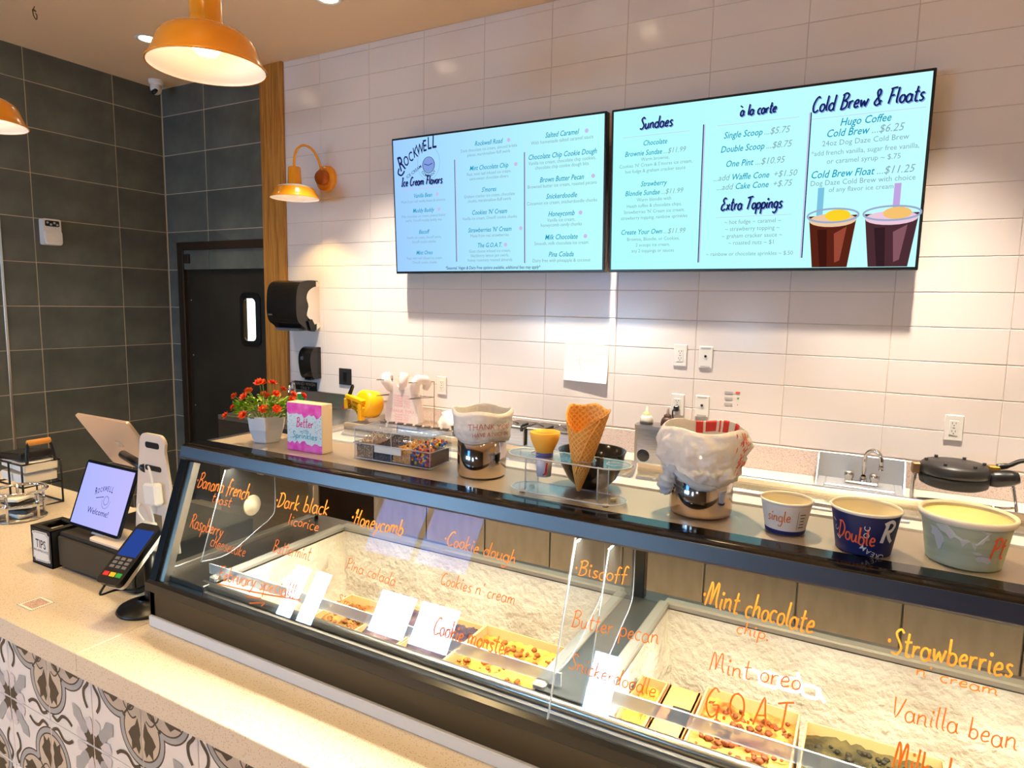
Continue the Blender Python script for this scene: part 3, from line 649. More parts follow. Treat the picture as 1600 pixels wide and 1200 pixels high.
cl = thing('carton_lid', 'folded brown cardboard lid wedged beside the caramel tub', 'carton', (.527, -2.31, .955))
MB().box(-.032, .032, -.10, .10, -.01, 0, .002).box(.026, .03, -.10, .10, -.12, 0).box(-.03, -.026, -.1, .1, -.38, 0).build('flap', mat('brown_board', (214, 142, 88), .7), cl)
MB().box(-.034, -.002, -.07, -.02, -.0005, .001).build('slot', m_blackm, cl, (.028, .05, 0))

# ============================================================ CEILING AND WALL LAMPS
m_orange = mat('orange_enamel', (250, 160, 6), .26, coat=.4)
m_inner = mat('white_enamel', (245, 240, 232), .4)
def downlight(x, y, label, power=70, spot=75, blend=1.0, gl=14, color=WARM):
    t = thing('recessed_downlight', label, 'downlight', (x, y, CZ), group='recessed ceiling downlights')
    MB().lathe([(.062, .0), (.074, -.001), (.078, -.004), (.066, -.006), (.058, -.004), (.052, 0)], 24).build('trim_ring', m_white, t)
    MB().lathe([(.0, -.0008), (.055, -.0012)], 24).build('lens', emis('lamp_glow', (255, 236, 200), gl), t)
    light('SPOT', 'downlight_beam', (0, 0, -.02), power, color, t, .045, math.radians(spot), blend)
downlight(-3.455, -.68, 'round recessed downlight beside the orange pendant shade', 34)
downlight(-1.98, -.58, 'round recessed downlight at the top edge of the ceiling', 190, 66)
for x, n in ((-.51, 'between the two menu screens'), (.96, 'over the right menu screen'), (2.43, 'near the right wall')): downlight(x, -.6, 'round recessed downlight above the menu wall, ' + n, 190, 66)
for x, n in ((-2.6, 'left end of the counter'), (-.9, 'till'), (.75, 'ice cream case'), (2.4, 'right end of the case')): downlight(x, -2.45, 'round recessed downlight in the ceiling over the ' + n, 20, 84, color=HONEY)
for x, n in ((-3.0, 'left'), (-.9, 'middle'), (1.2, 'right')): downlight(x, -4.6, 'unseen fill downlight over the shop floor, ' + n, 260, 75)  # unseen row, strengthened to bounce warm fill off the floor

for x, n in ((-2.3, 'left'), (-.35, 'middle'), (1.5, 'right')): downlight(x, -3.9, 'added unseen fill downlight in front of the counter, ' + n, 36, 104, color=HONEY)  # added row, out of view: brightens the fronts of the case-top things
def shade_prof(R, h):   # warehouse shade: flared rim, shoulder, neck (r, z from rim)
    return [(R, 0), (R * 1.005, .004), (R * .97, .01), (R * .88, h * .24), (R * .82, h * .40), (R * .76, h * .50), (R * .66, h * .575), (R * .46, h * .64), (R * .29, h * .68), (R * .26, h * .72)]
def shade(t, R, h, bulb=.035, glow=20, neck=.5, power=26, lc=(1, .70, .34)):
    MB().lathe(shade_prof(R, h), 40).build('lamp_shade', m_orange, t)
    MB().lathe([(r * .975, z - .002 + (.004 if i else .002)) for i, (r, z) in enumerate(shade_prof(R, h))] + [(0, h * .70)], 40).build('shade_lining', m_inner, t)
    MB().lathe([(R * .28, h * .66), (R * .285, h * .78), (R * .27, h * .80), (R * .27, h * 1.1), (R * .265, h * 1.12), (R * .25, h * (1.1 + neck)), (R * .2, h * (1.13 + neck)), (R * .06, h * (1.16 + neck)), (0, h * (1.16 + neck))], 24).build('lamp_neck', m_orange, t)
    MB().lathe([(0, h * .22), (bulb * .7, h * .235), (bulb, h * .32), (bulb * .9, h * .45), (bulb * .45, h * .6), (bulb * .4, h * .68)], 20).build('bulb', emis('bulb_glow', (255, 238, 200), glow), t)
    light('SPOT', 'bulb_light', (0, 0, h * .2), power * 1.9, lc, t, .035, math.radians(104), .5)
p = thing('pendant_lamp', 'large orange warehouse pendant lamp nearest the ceiling corner', 'pendant lamp', (-1.345, -1.835, 2.52), group='orange pendant lamps')
shade(p, .2, .2, .048, 7, .55, 14); MB().tube([(0, 0, .34), (0, 0, CZ - 2.52)], .006, 8).build('pendant_rod', m_orange, p)
MB().lathe([(0, CZ - 2.52 - .02), (.05, CZ - 2.52 - .018), (.06, CZ - 2.52)], 20).build('ceiling_rose', m_orange, p)
p = thing('pendant_lamp', 'orange pendant lamp cut off by the left picture edge', 'pendant lamp', (-3.055, -1.82, 2.52), group='orange pendant lamps')
shade(p, .2, .2, .048, 7, .55, 14); MB().tube([(0, 0, .34), (0, 0, CZ - 2.52)], .006, 8).build('pendant_rod', m_orange, p)
MB().lathe([(0, CZ - 2.52 - .02), (.05, CZ - 2.52 - .018), (.06, CZ - 2.52)], 20).build('ceiling_rose', m_orange, p)
for x, n in ((.365, 'over the ice cream case'), (2.07, 'near the right wall')):
    p = thing('pendant_lamp', 'orange pendant lamp above the picture, ' + n, 'pendant lamp', (x, -1.82, 2.52), group='orange pendant lamps')
    shade(p, .2, .2, .048, 7, .55, 14); MB().tube([(0, 0, .34), (0, 0, CZ - 2.52)], .006, 8).build('pendant_rod', m_orange, p)
    MB().lathe([(0, CZ - 2.52 - .02), (.05, CZ - 2.52 - .018), (.06, CZ - 2.52)], 20).build('ceiling_rose', m_orange, p)
sc_ = thing('wall_sconce', 'orange gooseneck wall lamp beside the wooden board', 'wall lamp', (-2.57, 0, 2.54))
MB().lathe([(0, .034), (.03, .034), (.075, .03), (.085, .024), (.088, 0)], 28, T=Matrix.Rotation(PI / 2, 4, 'X')).build('wall_plate', m_orange, sc_)
MB().lathe([(0, .075), (.045, .075), (.05, .068), (.05, .03)], 24, T=Matrix.Rotation(PI / 2, 4, 'X')).build('mount_cup', mat('orange_dark', (186, 92, 20), .35), sc_)
gp = [(0, -.05, .03), (0, -.075, .1), (0, -.13, .165), (0, -.21, .18), (0, -.275, .135), (0, -.295, .06), (0, -.295, -.0)]
MB().tube(catmull(gp, 5), .008, 10).build('gooseneck', m_orange, sc_)
lampo = bpy.data.objects.new('lamp_head', None); COL.objects.link(lampo); lampo.parent = sc_; lampo.location = (0, -.295, -.175)
shade(lampo, .157, .13, .034, 9, .42, 6, (1, .66, .26))

# security camera, hook
c_ = thing('security_camera', 'small white dome camera in the ceiling corner', 'camera', (-4.19, -.15, CZ))
MB().lathe([(.055, 0), (.055, -.015), (.05, -.03), (.042, -.035), (0, -.035)], 24).build('mount', m_white, c_)
MB().ball((0, -.005, -.06), .042, 16, 10, sz=1.15).build('housing', m_white, c_)
MB().lathe([(0, .012), (.02, .01), (.028, 0), (.028, -.012), (0, -.012)], 18, T=Matrix.Translation((.012, -.03, -.085)) @ Matrix.Rotation(math.radians(60), 4, 'X')).build('lens', m_black, c_)
hk = thing('ceiling_hook', 'thin wire hook hanging from the ceiling at the upper left', 'hook', (-3.6, -1.27, CZ))
MB().tube(catmull([(0, 0, 0), (-.012, 0, -.02), (.012, 0, -.03), (-.02, 0, -.012), (-.014, 0, -.05), (.012, 0, -.075), (.02, 0, -.055), (.006, 0, -.04)], 5), .0028, 6).build('wire', mat('hook_bronze', (96, 62, 40), .4, .7), hk)

# ============================================================ THINGS ON THE DARK WALL
fs = thing('air_freshener', 'white air freshener dispenser on the dark tiled wall', 'dispenser', (LX, -.895, 2.06))
MB().prism(rrect(-.058, .058, 0, .18, .012), -.055, 0, 'xz', T=Matrix.Rotation(PI / 2, 4, 'Z')).build('case', m_white, fs)
MB().prism(rrect(-.053, .053, .0, .10, .02), -.075, -.054, 'xz', T=Matrix.Rotation(PI / 2, 4, 'Z')).build('cover', m_white, fs)
MB().prism(rrect(-.046, .046, .128, .168, .008), -.058, -.054, 'xz', T=Matrix.Rotation(PI / 2, 4, 'Z')).build('window', m_black, fs)
w_ = MB()
for k, x in enumerate((-.03, -.008, .014, .032)): w_.ball((.0585, x, .147 + .006 * (-1) ** k), .008, 8, 5, sx=.15)
w_.build('vents', m_alu, fs)
def outlet(name, label, loc, rz=0, kind='duplex', m=None, cover=(.0355, .0575), cat='outlet'):
    t = thing(name, label, cat, loc, rz); m = m or m_white
    MB().box(-cover[0], cover[0], -.007, 0, -cover[1], cover[1], .003).build('cover_plate', m, t)
    if kind in ('duplex', 'plug', 'black'):
        MB().box(-.0165, .0165, -.0095, -.006, -.033, .033, .001).build('receptacle', m if kind != 'black' else m_black, t)
        s_ = MB()
        for z in (.018, -.018):
            s_.box(-.0075, -.0055, -.0102, -.009, z - .001, z + .008).box(.0055, .0075, -.0102, -.009, z + .0, z + .008).box(-.002, .002, -.0102, -.009, z - .0085, z - .0045)
        s_.box(-.004, .004, -.0102, -.009, -.0015, .0015)
        s_.build('slots', m_black, t)
    if kind == 'switch':
        MB().lathe([(0, .012), (.006, .0115), (.007, .0095)], 12, T=Matrix.Translation((0, 0, .006)) @ Matrix.Rotation(PI / 2, 4, 'X')).build('knob', m_black, t)
        MB().box(-.024, .024, -.0078, -.0068, -.052, -.044).box(-.024, .024, -.0078, -.0068, .044, .052).build('marking', mat('faint_print', (188, 186, 184), .6), t)
    return t
outlet('wall_outlet', 'pale outlet low on the dark wall behind the counter', (LX, -1.053, .44), PI / 2)

# ============================================================ THINGS ON THE WHITE WALL
tw = thing('towel_dispenser', 'black paper towel dispenser on the wall beside the wooden board', 'dispenser', (-2.80, 0, 1.5))
m_smoke = mat('smoke_plastic', (26, 24, 23), .16, coat=.3)
side = [(-.012, .03), (-.03, .0), (-.11, -.006), (-.16, .03), (-.2, .06), (-.215, .12), (-.213, .22), (-.2, .29), (-.165, .33), (-.1, .345), (-.012, .345)]
MB().prism(crom(side, 3), -.155, .135, 'yz', smooth=True).build('cover', m_smoke, tw)
MB().prism([(0, .02), (-.03, .0), (-.03, .34), (0, .335)], -.158, .14, 'yz').build('back_plate', m_white, tw)
MB().prism(crom([(-.005, .055), (-.07, .03), (-.1, .015), (-.085, .06), (-.12, .1), (-.105, .16), (-.12, .22), (-.1, .27), (-.05, .3), (-.005, .305)], 3), .134, .141, 'yz', smooth=False).build('side_panel', mat('dispenser_side', (226, 214, 206), .25), tw)
MB().prism([(-.10, .0), (-.12, .06), (-.085, .075), (-.05, .02), (-.06, -.012)], .1, .15, 'yz').build('lever', m_black, tw)
MB().box(-.12, .1, -.175, -.06, -.008, .012, .005).build('chute', mat('grey_chute', (120, 124, 132), .3), tw)
MB().box(-.14, -.105, -.2175, -.21, .098, .108).build('badge', m_alu, tw)
so = thing('soap_dispenser', 'black soap dispenser under the towel dispenser', 'dispenser', (-2.72, 0, 1.15))
MB().prism(crom([(0, .0), (-.06, .0), (-.085, .03), (-.1, .1), (-.1, .16), (-.085, .2), (-.05, .225), (0, .225)], 3), -.056, .062, 'yz', smooth=True).build('body', m_smoke, so)
MB().box(-.035, -.008, -.104, -.096, .135, .16, .002).build('sight_window', mat('sight_glass', (70, 78, 92), .1), so)
MB().box(-.03, .03, -.075, -.03, -.01, .005, .004).build('nozzle', m_black, so)
hs = thing('hand_wash_sign', 'small black HAND WASH ONLY sign beneath the soap dispenser', 'sign', (-2.815, 0, 1.08))
MB().box(-.115, .115, -.006, 0, -.036, .036, .001).build('plate', m_black, hs)
XZ = Matrix.Rotation(PI / 2, 4, 'X')
tx = MB(); write(tx, 'HAND WASH', 0, .006, .034, T=Matrix.Translation((0, -.0065, 0)) @ XZ); write(tx, 'ONLY', 0, -.026, .034, T=Matrix.Translation((0, -.0065, 0)) @ XZ); tx.build('lettering', m_alu, hs)
outlet('wall_outlet', 'black outlet on the white tiles right of the soap dispenser', (-2.425, 0, 1.178), 0, 'black', m_blackm, (.058, .058))
outlet('wall_outlet', 'white outlet behind the plastic bag rack', (-1.6, 0, 1.18))
outlet('wall_outlet', 'upper white outlet right of the taped drawing', (-.077, 0, 1.456))
outlet('wall_plate', 'upper white wall plate with a single black jack', (.055, 0, 1.452), 0, 'switch', cat='wall plate')
ot = outlet('wall_outlet', 'lower white outlet with a black plug and cord', (-.079, 0, 1.193))
MB().box(-.013, .013, -.035, -.0095, -.033, -.004, .004).build('plug', m_black, ot)
MB().tube(catmull([(0, -.03, -.02), (-.012, -.045, -.03), (-.01, -.04, -.07), (.006, -.03, -.12), (.02, -.03, -.25)], 5), .004, 7).build('cord', m_black, ot)
outlet('wall_plate', 'lower white wall plate beside the plugged outlet', (.05, 0, 1.195), 0, 'switch', cat='wall plate')
outlet('wall_outlet', 'white outlet high above the waffle iron', (1.149, 0, 1.2))
pp = thing('child_drawing', 'white sheet with a faint pencil drawing taped to the wall', 'paper', (-.61, 0, 1.385))
g = [[(-.133 + .266 * i / 8, -.003 - .02 * (j / 8) ** 3 * (.5 + .5 * i / 8), .108 - .214 * j / 8 - .004 * i / 8) for i in range(9)] for j in range(9)]
MB().sheet(g).build('sheet', mat('paper_white', (248, 246, 242), .8), pp)
dl = MB(); TP = Matrix.Translation((0, -.0085, 0)) @ XZ
for s_ in ([(-.085, .0), (-.09, -.02), (-.07, -.05), (-.03, -.075), (.03, -.08), (.08, -.06), (.09, -.03), (.06, .0), (.0, .012), (-.05, .014), (-.085, .0)], [(-.03, .04), (-.035, .02), (-.03, -.03), (-.01, -.05), (.0, -.03)], [(-.04, .0), (-.02, -.02), (-.03, -.045)]): ribbon(dl, crom(s_, 3), .0016, 0, TP)
dl.build('pencil_lines', mat('pencil', (206, 196, 206), .8), pp, (0, -.006, 0))
lb = thing('switch_labels', 'three small grey labels with a red and a green dot on the tiles', 'label', (.196, 0, 1.247))
for k, z in enumerate((.03, .0, -.03)): MB().box(-.035, .005, -.0016, 0, z - .006, z + .006).build('label_strip', mat('label_grey', (178, 176, 176), .6), lb)
MB().box(.018, .04, -.002, 0, .03, .038).build('red_tab', mat('red_tab', (222, 74, 56), .5), lb)
MB().lathe([(0, .002), (.005, .002), (.005, 0)], 10, T=Matrix.Translation((.031, 0, .005)) @ XZ).build('green_dot', mat('green_dot', (70, 140, 60), .5), lb)
MB().lathe([(0, .002), (.002, .002), (.002, 0)], 8, T=Matrix.Translation((.031, 0, -.028)) @ XZ).build('dark_dot', m_blackm, lb)

# ============================================================ MENU SCREENS
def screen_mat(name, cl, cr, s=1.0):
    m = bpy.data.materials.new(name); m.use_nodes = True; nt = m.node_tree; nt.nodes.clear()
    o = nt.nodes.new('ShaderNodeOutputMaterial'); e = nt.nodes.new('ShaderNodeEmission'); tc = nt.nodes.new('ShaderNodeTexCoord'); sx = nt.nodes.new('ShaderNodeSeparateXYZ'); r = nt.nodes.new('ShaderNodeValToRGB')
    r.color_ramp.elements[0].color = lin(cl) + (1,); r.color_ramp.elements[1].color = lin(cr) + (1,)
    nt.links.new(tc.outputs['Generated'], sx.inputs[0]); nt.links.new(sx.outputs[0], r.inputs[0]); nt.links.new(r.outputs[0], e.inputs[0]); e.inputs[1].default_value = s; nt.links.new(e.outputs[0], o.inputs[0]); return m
SW, SH = 1.41, .822
i_teal, i_navy, i_grey, i_pink, i_blue = [emis(n, c, .7) for n, c in (('ink_teal', (0, 152, 190)), ('ink_navy', (22, 34, 92)), ('ink_grey', (138, 170, 184)), ('ink_pink', (206, 190, 236)), ('ink_shadow', (130, 160, 226)))]
def menu(x, label, mscreen):
    t = thing('menu_screen', label, 'screen', (x, -.098, 1.886), rot=(math.radians(3.0), 0, 0))
    MB().box(-SW / 2, SW / 2, 0, .045, 0, SH, .003).build('housing', m_black, t)
    MB().box(-SW / 2 + .012, SW / 2 - .012, -.0015, .001, .014, SH - .012).build('display', mscreen, t)
    MB().box(-.2, .2, .045, .08, .3, .55).build('wall_bracket', m_blackm, t)
    return t
def TM(o=0): return Matrix.Translation((0, -.0018 - o, 0)) @ XZ
def head(mb, text, x, y, w, h, pen):
    hand(mb, text, (x - w / 2 + .004, y - .004), (x + w / 2 + .004, y - .004), h, pen, 1, TM(.0002), 5, .16, jitter=.0); hand(mb, text, (x - w / 2, y), (x + w / 2, y), h, pen, 0, TM(.0005), 5, .16, jitter=.0)
s1 = menu(-1.1885, 'left menu screen listing ice cream flavors', screen_mat('screen_one', (158, 205, 255), (186, 255, 252), .73))  # bluer left end: off-axis viewing tint painted into the emission
def col_text(x, items, t_size=.036, d_size=.0255, sxt=.82):
    for y, title, lines in items:
        mb = MB(); write(mb, title, x, y, t_size, 0, .28, .009, T=TM(.0003), sx=sxt)
        for k, l in enumerate(lines): write(mb, l, x, y - .029 - .026 * k, d_size, 1, .0, .0, T=TM(.0003), sx=.9)
        mb.build('menu_item', [i_teal, i_grey], s1)
def py(f): return SH * (1 - f)
col_text(-.478, [(py(.44), 'Vanilla Bean', ['Made from real vanilla beans & extracts']), (py(.548), 'Muddy Buddy', ['Milk chocolate ice cream, peanut butter', 'swirls, Oreo\u00ae muddy buddy mix']), (py(.705), 'Biscoff', ['Vanilla ice cream, biscoff swirls,', 'biscoff cookie chunks']), (py(.858), 'Mint Oreo', ['Real, mint leaf infused ice cream,', 'Oreo\u00ae cookie chunks'])], .035, .023)
col_text(-.008, [(py(.12), 'Rockwell Road', ['Dark chocolate ice cream, almond brittle', 'pieces, marshmallow fluff swirls']), (py(.283), 'Mint Chocolate Chip', ['Real, mint leaf infused ice cream,', 'semi-sweet chocolate slivers']), (py(.435), "S'mores", ['Graham cracker ice cream, chocolate', 'chunks, marshmallow fluff swirls']), (py(.588), "Cookies 'N' Cream", ['Vanilla ice cream, Oreo\u00ae cookie chunks']), (py(.71), "Strawberries 'N' Cream", ['Made from real strawberries']), (py(.818), 'The G.O.A.T.', ['Goat cheese infused ice cream,', 'blackberry lemon jam swirls,', 'honey rosemary roasted almonds'])], .037, .025)
col_text(.45, [(py(.12), 'Salted Caramel', ['With homemade salted caramel sauce']), (py(.25), 'Chocolate Chip Cookie Dough', ['Vanilla ice cream, chocolate chip cookies,', 'chocolate chip cookie dough bits']), (py(.402), 'Brown Butter Pecan', ['Browned butter ice cream, roasted pecans']), (py(.512), 'Snickerdoodle', ['Cinnamon ice cream, snickerdoodle chunks']), (py(.627), 'Honeycomb', ['Vanilla ice cream,', 'honeycomb candy chunks']), (py(.779), 'Milk Chocolate', ['Smooth, milk chocolate ice cream']), (py(.893), 'Pina Colada', ['Dairy free with pineapple & coconut'])], .039, .0265)
m1 = MB(); write(m1, '*Seasonal, Vegan & Dairy Free options available, additional fees may apply*', -.0, .024, .026, 0, .2, .005, T=TM(.0003), sx=.82); m1.build('footnote', i_navy, s1)
for xx, zz in ((-.24, .07), (.224, .055)): MB().box(xx - .002, xx + .002, -.0024, -.002, zz, .66).build('divider', i_navy, s1)
for q in ((-.236, -.232, .07, .66), (.228, .232, .055, .66), (-.64, -.33, .512, .5155)): MB().box(q[0], q[1], -.0023, -.002, q[2], q[3]).build('pink_rule', i_pink, s1)
for x, y in ((-.37, .44), (-.36, .548), (.125, .12), (.17, .283), (.20, .71), (.10, .818), (.595, .12), (.635, .402), (.565, .627), (.595, .779)): MB().lathe([(.0, 0), (.011, 0)], 12, T=TM(.0002) @ Matrix.Translation((x, py(y) + .012, 0))).build('pink_mark', i_pink, s1)
m1 = MB(); head(m1, 'Ice Cream Flavors', -.485, py(.35), .31, .05, .0075); m1.build('heading', [i_navy, i_blue], s1)
# round logo: arched name, scoop, ribbon
lg = MB(); word = 'ROCKWELL'; szs = [.125, .084, .08, .084, .084, .092, .1, .112]
px_, py_ = -.64, py(.255)
for k, ch in enumerate(word):
    a = math.radians(34 - 1.2 * k); yy = py_ + .018 + math.sin(k / 7 * 2.2) * .045 + k * .0105
    write(lg, ch, px_ + .018 + k * .034, yy + .0, szs[k], 0, .12, .014, T=TM(.0004), rot=math.radians(22 - 3 * k), sx=.62)
ribbon(lg, crom([(px_ - .012, py_ + .03), (px_ - .02, py_ + .0), (px_ + .006, py_ - .012), (px_ + .03, py_ + .012)], 4), .010, 0, TM(.0004))
write(lg, 'ICE CREAM', -.535, py(.262), .026, 0, 0, .002, T=TM(.0005), rot=math.radians(28)); 
for k, ch in enumerate('COMPANY'):
    a = math.radians(215 + k * 18); write(lg, ch, -.428 + .062 * math.cos(a), py(.215) + .062 * math.sin(a) - .008, .024, 0, 0, .004, T=TM(.0005), rot=a + PI / 2)
ribbon(lg, ring(-.428, py(.215), .044, .046, 0, 360, 24), .004, 0, TM(.0005)); ribbon(lg, [(-.46, py(.205)), (-.43, py(.217)), (-.40, py(.205))], .004, 0, TM(.0005))
ribbon(lg, ring(-.428, py(.20), .082, .098, 0, 360, 30), .002, 1, TM(.0003)); lg.lathe([(0, 0), (.042, 0)], 20, T=TM(.0002) @ Matrix.Translation((-.428, py(.215), 0)), m=1)
lg.build('logo', [i_navy, i_blue], s1)

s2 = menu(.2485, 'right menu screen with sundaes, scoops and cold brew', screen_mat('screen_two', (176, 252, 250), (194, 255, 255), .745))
# columns: centre x, text lines (fraction down, text, kind)
def tw_(t, sz, sh, bo): return max([v[0] for v in type_mesh(t, sz, sh, bo, 'LEFT')[0]] + [0])
def ln(x, f, a, b_=None, sz=.034, pre=None, ital=.25):
    """bold teal text with an optional thin price after it"""
    parts = ([(pre, 1, .9, 0.0)] if pre else []) + [(a, 0, .82, .008)] + ([(b_, 1, .9, -.0005)] if b_ else [])
    ws = [tw_(t, sz, ital, bo) * sx + .006 for t, m, sx, bo in parts]; c = x - sum(ws) / 2
    for (t, m, sx, bo), w in zip(parts, ws): mb = MB(); write(mb, t, c, py(f), sz, 0, ital, bo, 'LEFT', T=TM(.0003), sx=sx); c += w; mb.build('menu_price' if m else 'menu_item', i_grey if m else i_teal, s2)
def sm(x, f, t, sz=.0245):
    mb = MB(); write(mb, t, x, py(f), sz, 0, .0, .001, T=TM(.0003), sx=.92); mb.build('menu_line', i_grey, s2)
c1, c2_, c3_ = -.47, .012, .46
ln(c1, .233, 'Chocolate', None, .036); ln(c1, .29, 'Brownie Sundae', '...$11.99', .036); sm(c1, .323, 'Warm brownie,'); sm(c1, .357, "Cookies 'N' Cream & S'mores ice cream,"); sm(c1, .391, 'hot fudge & graham cracker sauce')
ln(c1, .475, 'Strawberry', None, .036); ln(c1, .528, 'Blondie Sundae', '...$11.99', .036)
for k, t in enumerate(('Warm blondie with', 'Heath toffee & chocolate chips,', "Strawberries 'N' Cream ice cream,", 'strawberry topping, rainbow sprinkles')): sm(c1, .565 + .036 * k, t)
ln(c1, .765, 'Create Your Own', '...$11.99', .036)
for k, t in enumerate(('Brownie, Blondie, or Cookies,', '2 scoops ice cream,', 'any 2 toppings or sauces')): sm(c1, .805 + .036 * k, t)
ln(c2_, .24, 'Single Scoop', '...$5.75', .042); ln(c2_, .317, 'Double Scoop', '...$8.75', .042); ln(c2_, .40, 'One Pint', '...$10.95', .042)
ln(c2_, .475, 'Waffle Cone', ' +$1.50', .04, '...add '); ln(c2_, .528, 'Cake Cone', ' +$.75', .04, '...add ')
for k, t in enumerate(('~ hot fudge ~ caramel ~', '~ strawberry topping ~', '~ graham cracker sauce ~', '~ roasted nuts ~ $1')): sm(c2_, .725 + .04 * k, t, .0285)
sm(c2_ - .01, .908, '~ rainbow or chocolate sprinkles ~ $.50', .0265)
ln(c3_, .234, 'Hugo Coffee', None, .046); ln(c3_, .287, 'Cold Brew', '...$6.25', .046); sm(c3_, .332, '24oz Dog Daze Cold Brew', .033); sm(c3_, .38, '*add french vanilla, sugar free vanilla,', .0305); sm(c3_, .426, 'or caramel syrup ~ $.75', .032)
ln(c3_, .498, 'Cold Brew Float', '...$11.25', .046); sm(c3_, .538, 'Dog Daze Cold Brew with choice', .0325); sm(c3_, .576, 'of any flavor ice cream', .030)
for t, x, f, w, h_ in (('Sundaes', c1, .135, .17, .055), ('a la carte', c2_, .125, .16, .048), ('Cold Brew & Floats', c3_ - .005, .15, .43, .064), ('Extra Toppings', c2_ - .01, .645, .28, .058)):
    m2 = MB(); head(m2, t, x, py(f), w, h_, .0075)
    if t[0] == 'a': ribbon(m2, [(x - .079, py(f) + .046), (x - .067, py(f) + .036)], .006, 0, TM(.0004))
    m2.build('heading', [i_navy, i_blue], s2)
for x, z in ((-.235, .045), (.24, .06)):
    MB().box(x - .0025, x + .0025, -.0024, -.002, z, .70).build('divider', i_navy, s2); MB().box(x - .0085 if x > 0 else x + .0035, x - .0035 if x > 0 else x + .0085, -.0023, -.002, z, .70).build('pink_rule', i_pink, s2)
for x, w, f in ((c1, .34, .175), (c2_, .36, .165), (c3_, .44, .185), (c2_, .34, .685)): MB().box(x - w / 2, x + w / 2, -.0023, -.002, py(f) - .001, py(f) + .001).build('pink_rule', i_pink, s2)
def cold_cup(x, w, body, top, scoop, straw, sx_, liner):
    y0, y1 = .016, .245; k = [0]
    def P(pts, c, nm):
        k[0] += 1; mb = MB(); mb.add([(a, -.0017 - .0002 * k[0], b_) for a, b_ in pts], [tuple(range(len(pts)))]); mb.build(nm, emis('print_%d_%d_%d' % c, c, .76), s2)
    P([(x + sx_ - .013, y1 - .02), (x + sx_ + .013, y1 - .02), (x + sx_ + .013, y1 + .125), (x + sx_ - .013, y1 + .125)], straw, 'pictured_straw')
    P([(x - w * .36, y0), (x + w * .36, y0), (x + w * .49, y1), (x - w * .49, y1)], body, 'pictured_drink')
    P([(x - w * .2, y0), (x - w * .05, y0), (x - w * .1, y1 - .06), (x - w * .3, y1 - .06)], liner, 'pictured_swirl')
    P([(x + w * .1, y0 + .02), (x + w * .2, y0 + .03), (x + w * .3, y1 - .05), (x + w * .05, y1 - .08)], tuple(min(255, int(c * 1.5 + 20)) for c in body), 'pictured_swirl')
    P(ring(x, y1 - .02, w * .48, .03, 0, 360, 20), top, 'pictured_foam'); P(ring(x + w * .1, y1 + .0, w * .26, .026, 0, 360, 16), scoop, 'pictured_scoop')
    mb = MB(); ribbon(mb, ring(x, y1, w * .52, .03, 0, 360, 28), .008, 0, TM(.004)); mb.build('pictured_rim', emis('print_rim', (150, 168, 200), .76), s2)
cold_cup(.357, .2, (86, 34, 22), (232, 196, 160), (246, 206, 40), (120, 190, 220), -.055, (60, 22, 16))
cold_cup(.588, .21, (74, 44, 50), (232, 196, 214), (240, 190, 110), (190, 160, 220), .014, (50, 30, 36))

# ============================================================ BACK COUNTER
ZW = .905
wt = thing('back_worktop', 'cream quartz worktop along the white tiled wall', 'worktop', (.6, -.33, ZW))
MB().box(-2.645, 2.4, -.33, .328, -.03, 0, .002).build('slab', m_quartz, wt)
MB().box(-2.645, 2.4, .312, .332, 0, .125, .002).build('backsplash', speckle('pink_quartz', (226, 210, 200), (150, 116, 100), 330, .2, .25, (190, 150, 140)), wt)
m_cab = mat('cabinet_steel', (176, 178, 182), .26, .5, noise=((164, 166, 168), 8, 3, .4, .7, (3, 3, 1)))
for k in range(11):
    x = -1.645 + .3755 * k
    if x > 2.6: break
    c_ = thing('base_cabinet', ['steel fronted cabinet under the back worktop, %s from the door' % n for n in ('first', 'second', 'third', 'fourth', 'fifth', 'sixth', 'seventh', 'eighth', 'ninth', 'tenth', 'eleventh')][k], 'cabinet', (x - .0 + .18775, -.32, 0), group='cabinets under the back worktop')
    MB().box(-.187, .187, -.28, .3, .08, ZW - .031).box(-.187, .187, -.24, .3, 0, .08).build('carcass', m_cab, c_)
    MB().box(-.1845, .1845, -.302, -.281, .1, ZW - .04, .003).build('door', m_cab, c_)
    MB().box(-.12, .12, -.318, -.302, ZW - .085, ZW - .07, .003).build('handle', m_steel, c_)
# stainless hand sink unit at the left end
su = thing('hand_sink_unit', 'stainless steel hand sink unit at the left end of the back counter', 'sink', (-2.5, -.3, 0))
ZS = .945
su_m = MB(); su_m.box(-.45, .45, -.34, .29, 0, ZS - .03).build('cabinet', m_steeldk, su)
MB().box(-.45, -.35, -.34, .29, ZS - .03, ZS).box(.02, .45, -.34, .29, ZS - .03, ZS).box(-.35, .02, .12, .29, ZS - .03, ZS).box(-.35, .02, -.34, -.22, ZS - .03, ZS).build('drain_top', m_steel, su)
MB().box(-.45, .1, .27, .292, ZS, ZS + .11, .003).build('splash', m_steel, su)
MB().box(-.35, .02, -.22, .12, ZS - .029, ZS - .026).build('basin', m_steeldk, su)
fa = thing('sink_faucet', 'small chrome swan neck faucet behind the red flowers', 'faucet', (-2.82, -.1, ZS))
MB().lathe([(.022, 0), (.022, .01), (.012, .014), (.011, .04), (0, .04)], 16).build('base', m_chrome, fa)
MB().tube(catmull([(0, 0, .03), (0, 0, .14), (.01, -.02, .18), (.05, -.08, .19), (.09, -.13, .16), (.095, -.14, .12)], 5), .009, 10).build('spout', m_chrome, fa)
cn = thing('drink_can', 'green soda can standing on the hand sink', 'can', (-2.66, -.21, ZS))
MB().lathe([(0, 0), (.024, 0), (.032, .008), (.033, .012), (.033, .105), (.026, .118), (.0265, .122), (.025, .122), (.024, .117), (0, .117)], 22).build('body', mat('can_green', (34, 128, 54), .25, .5), cn)
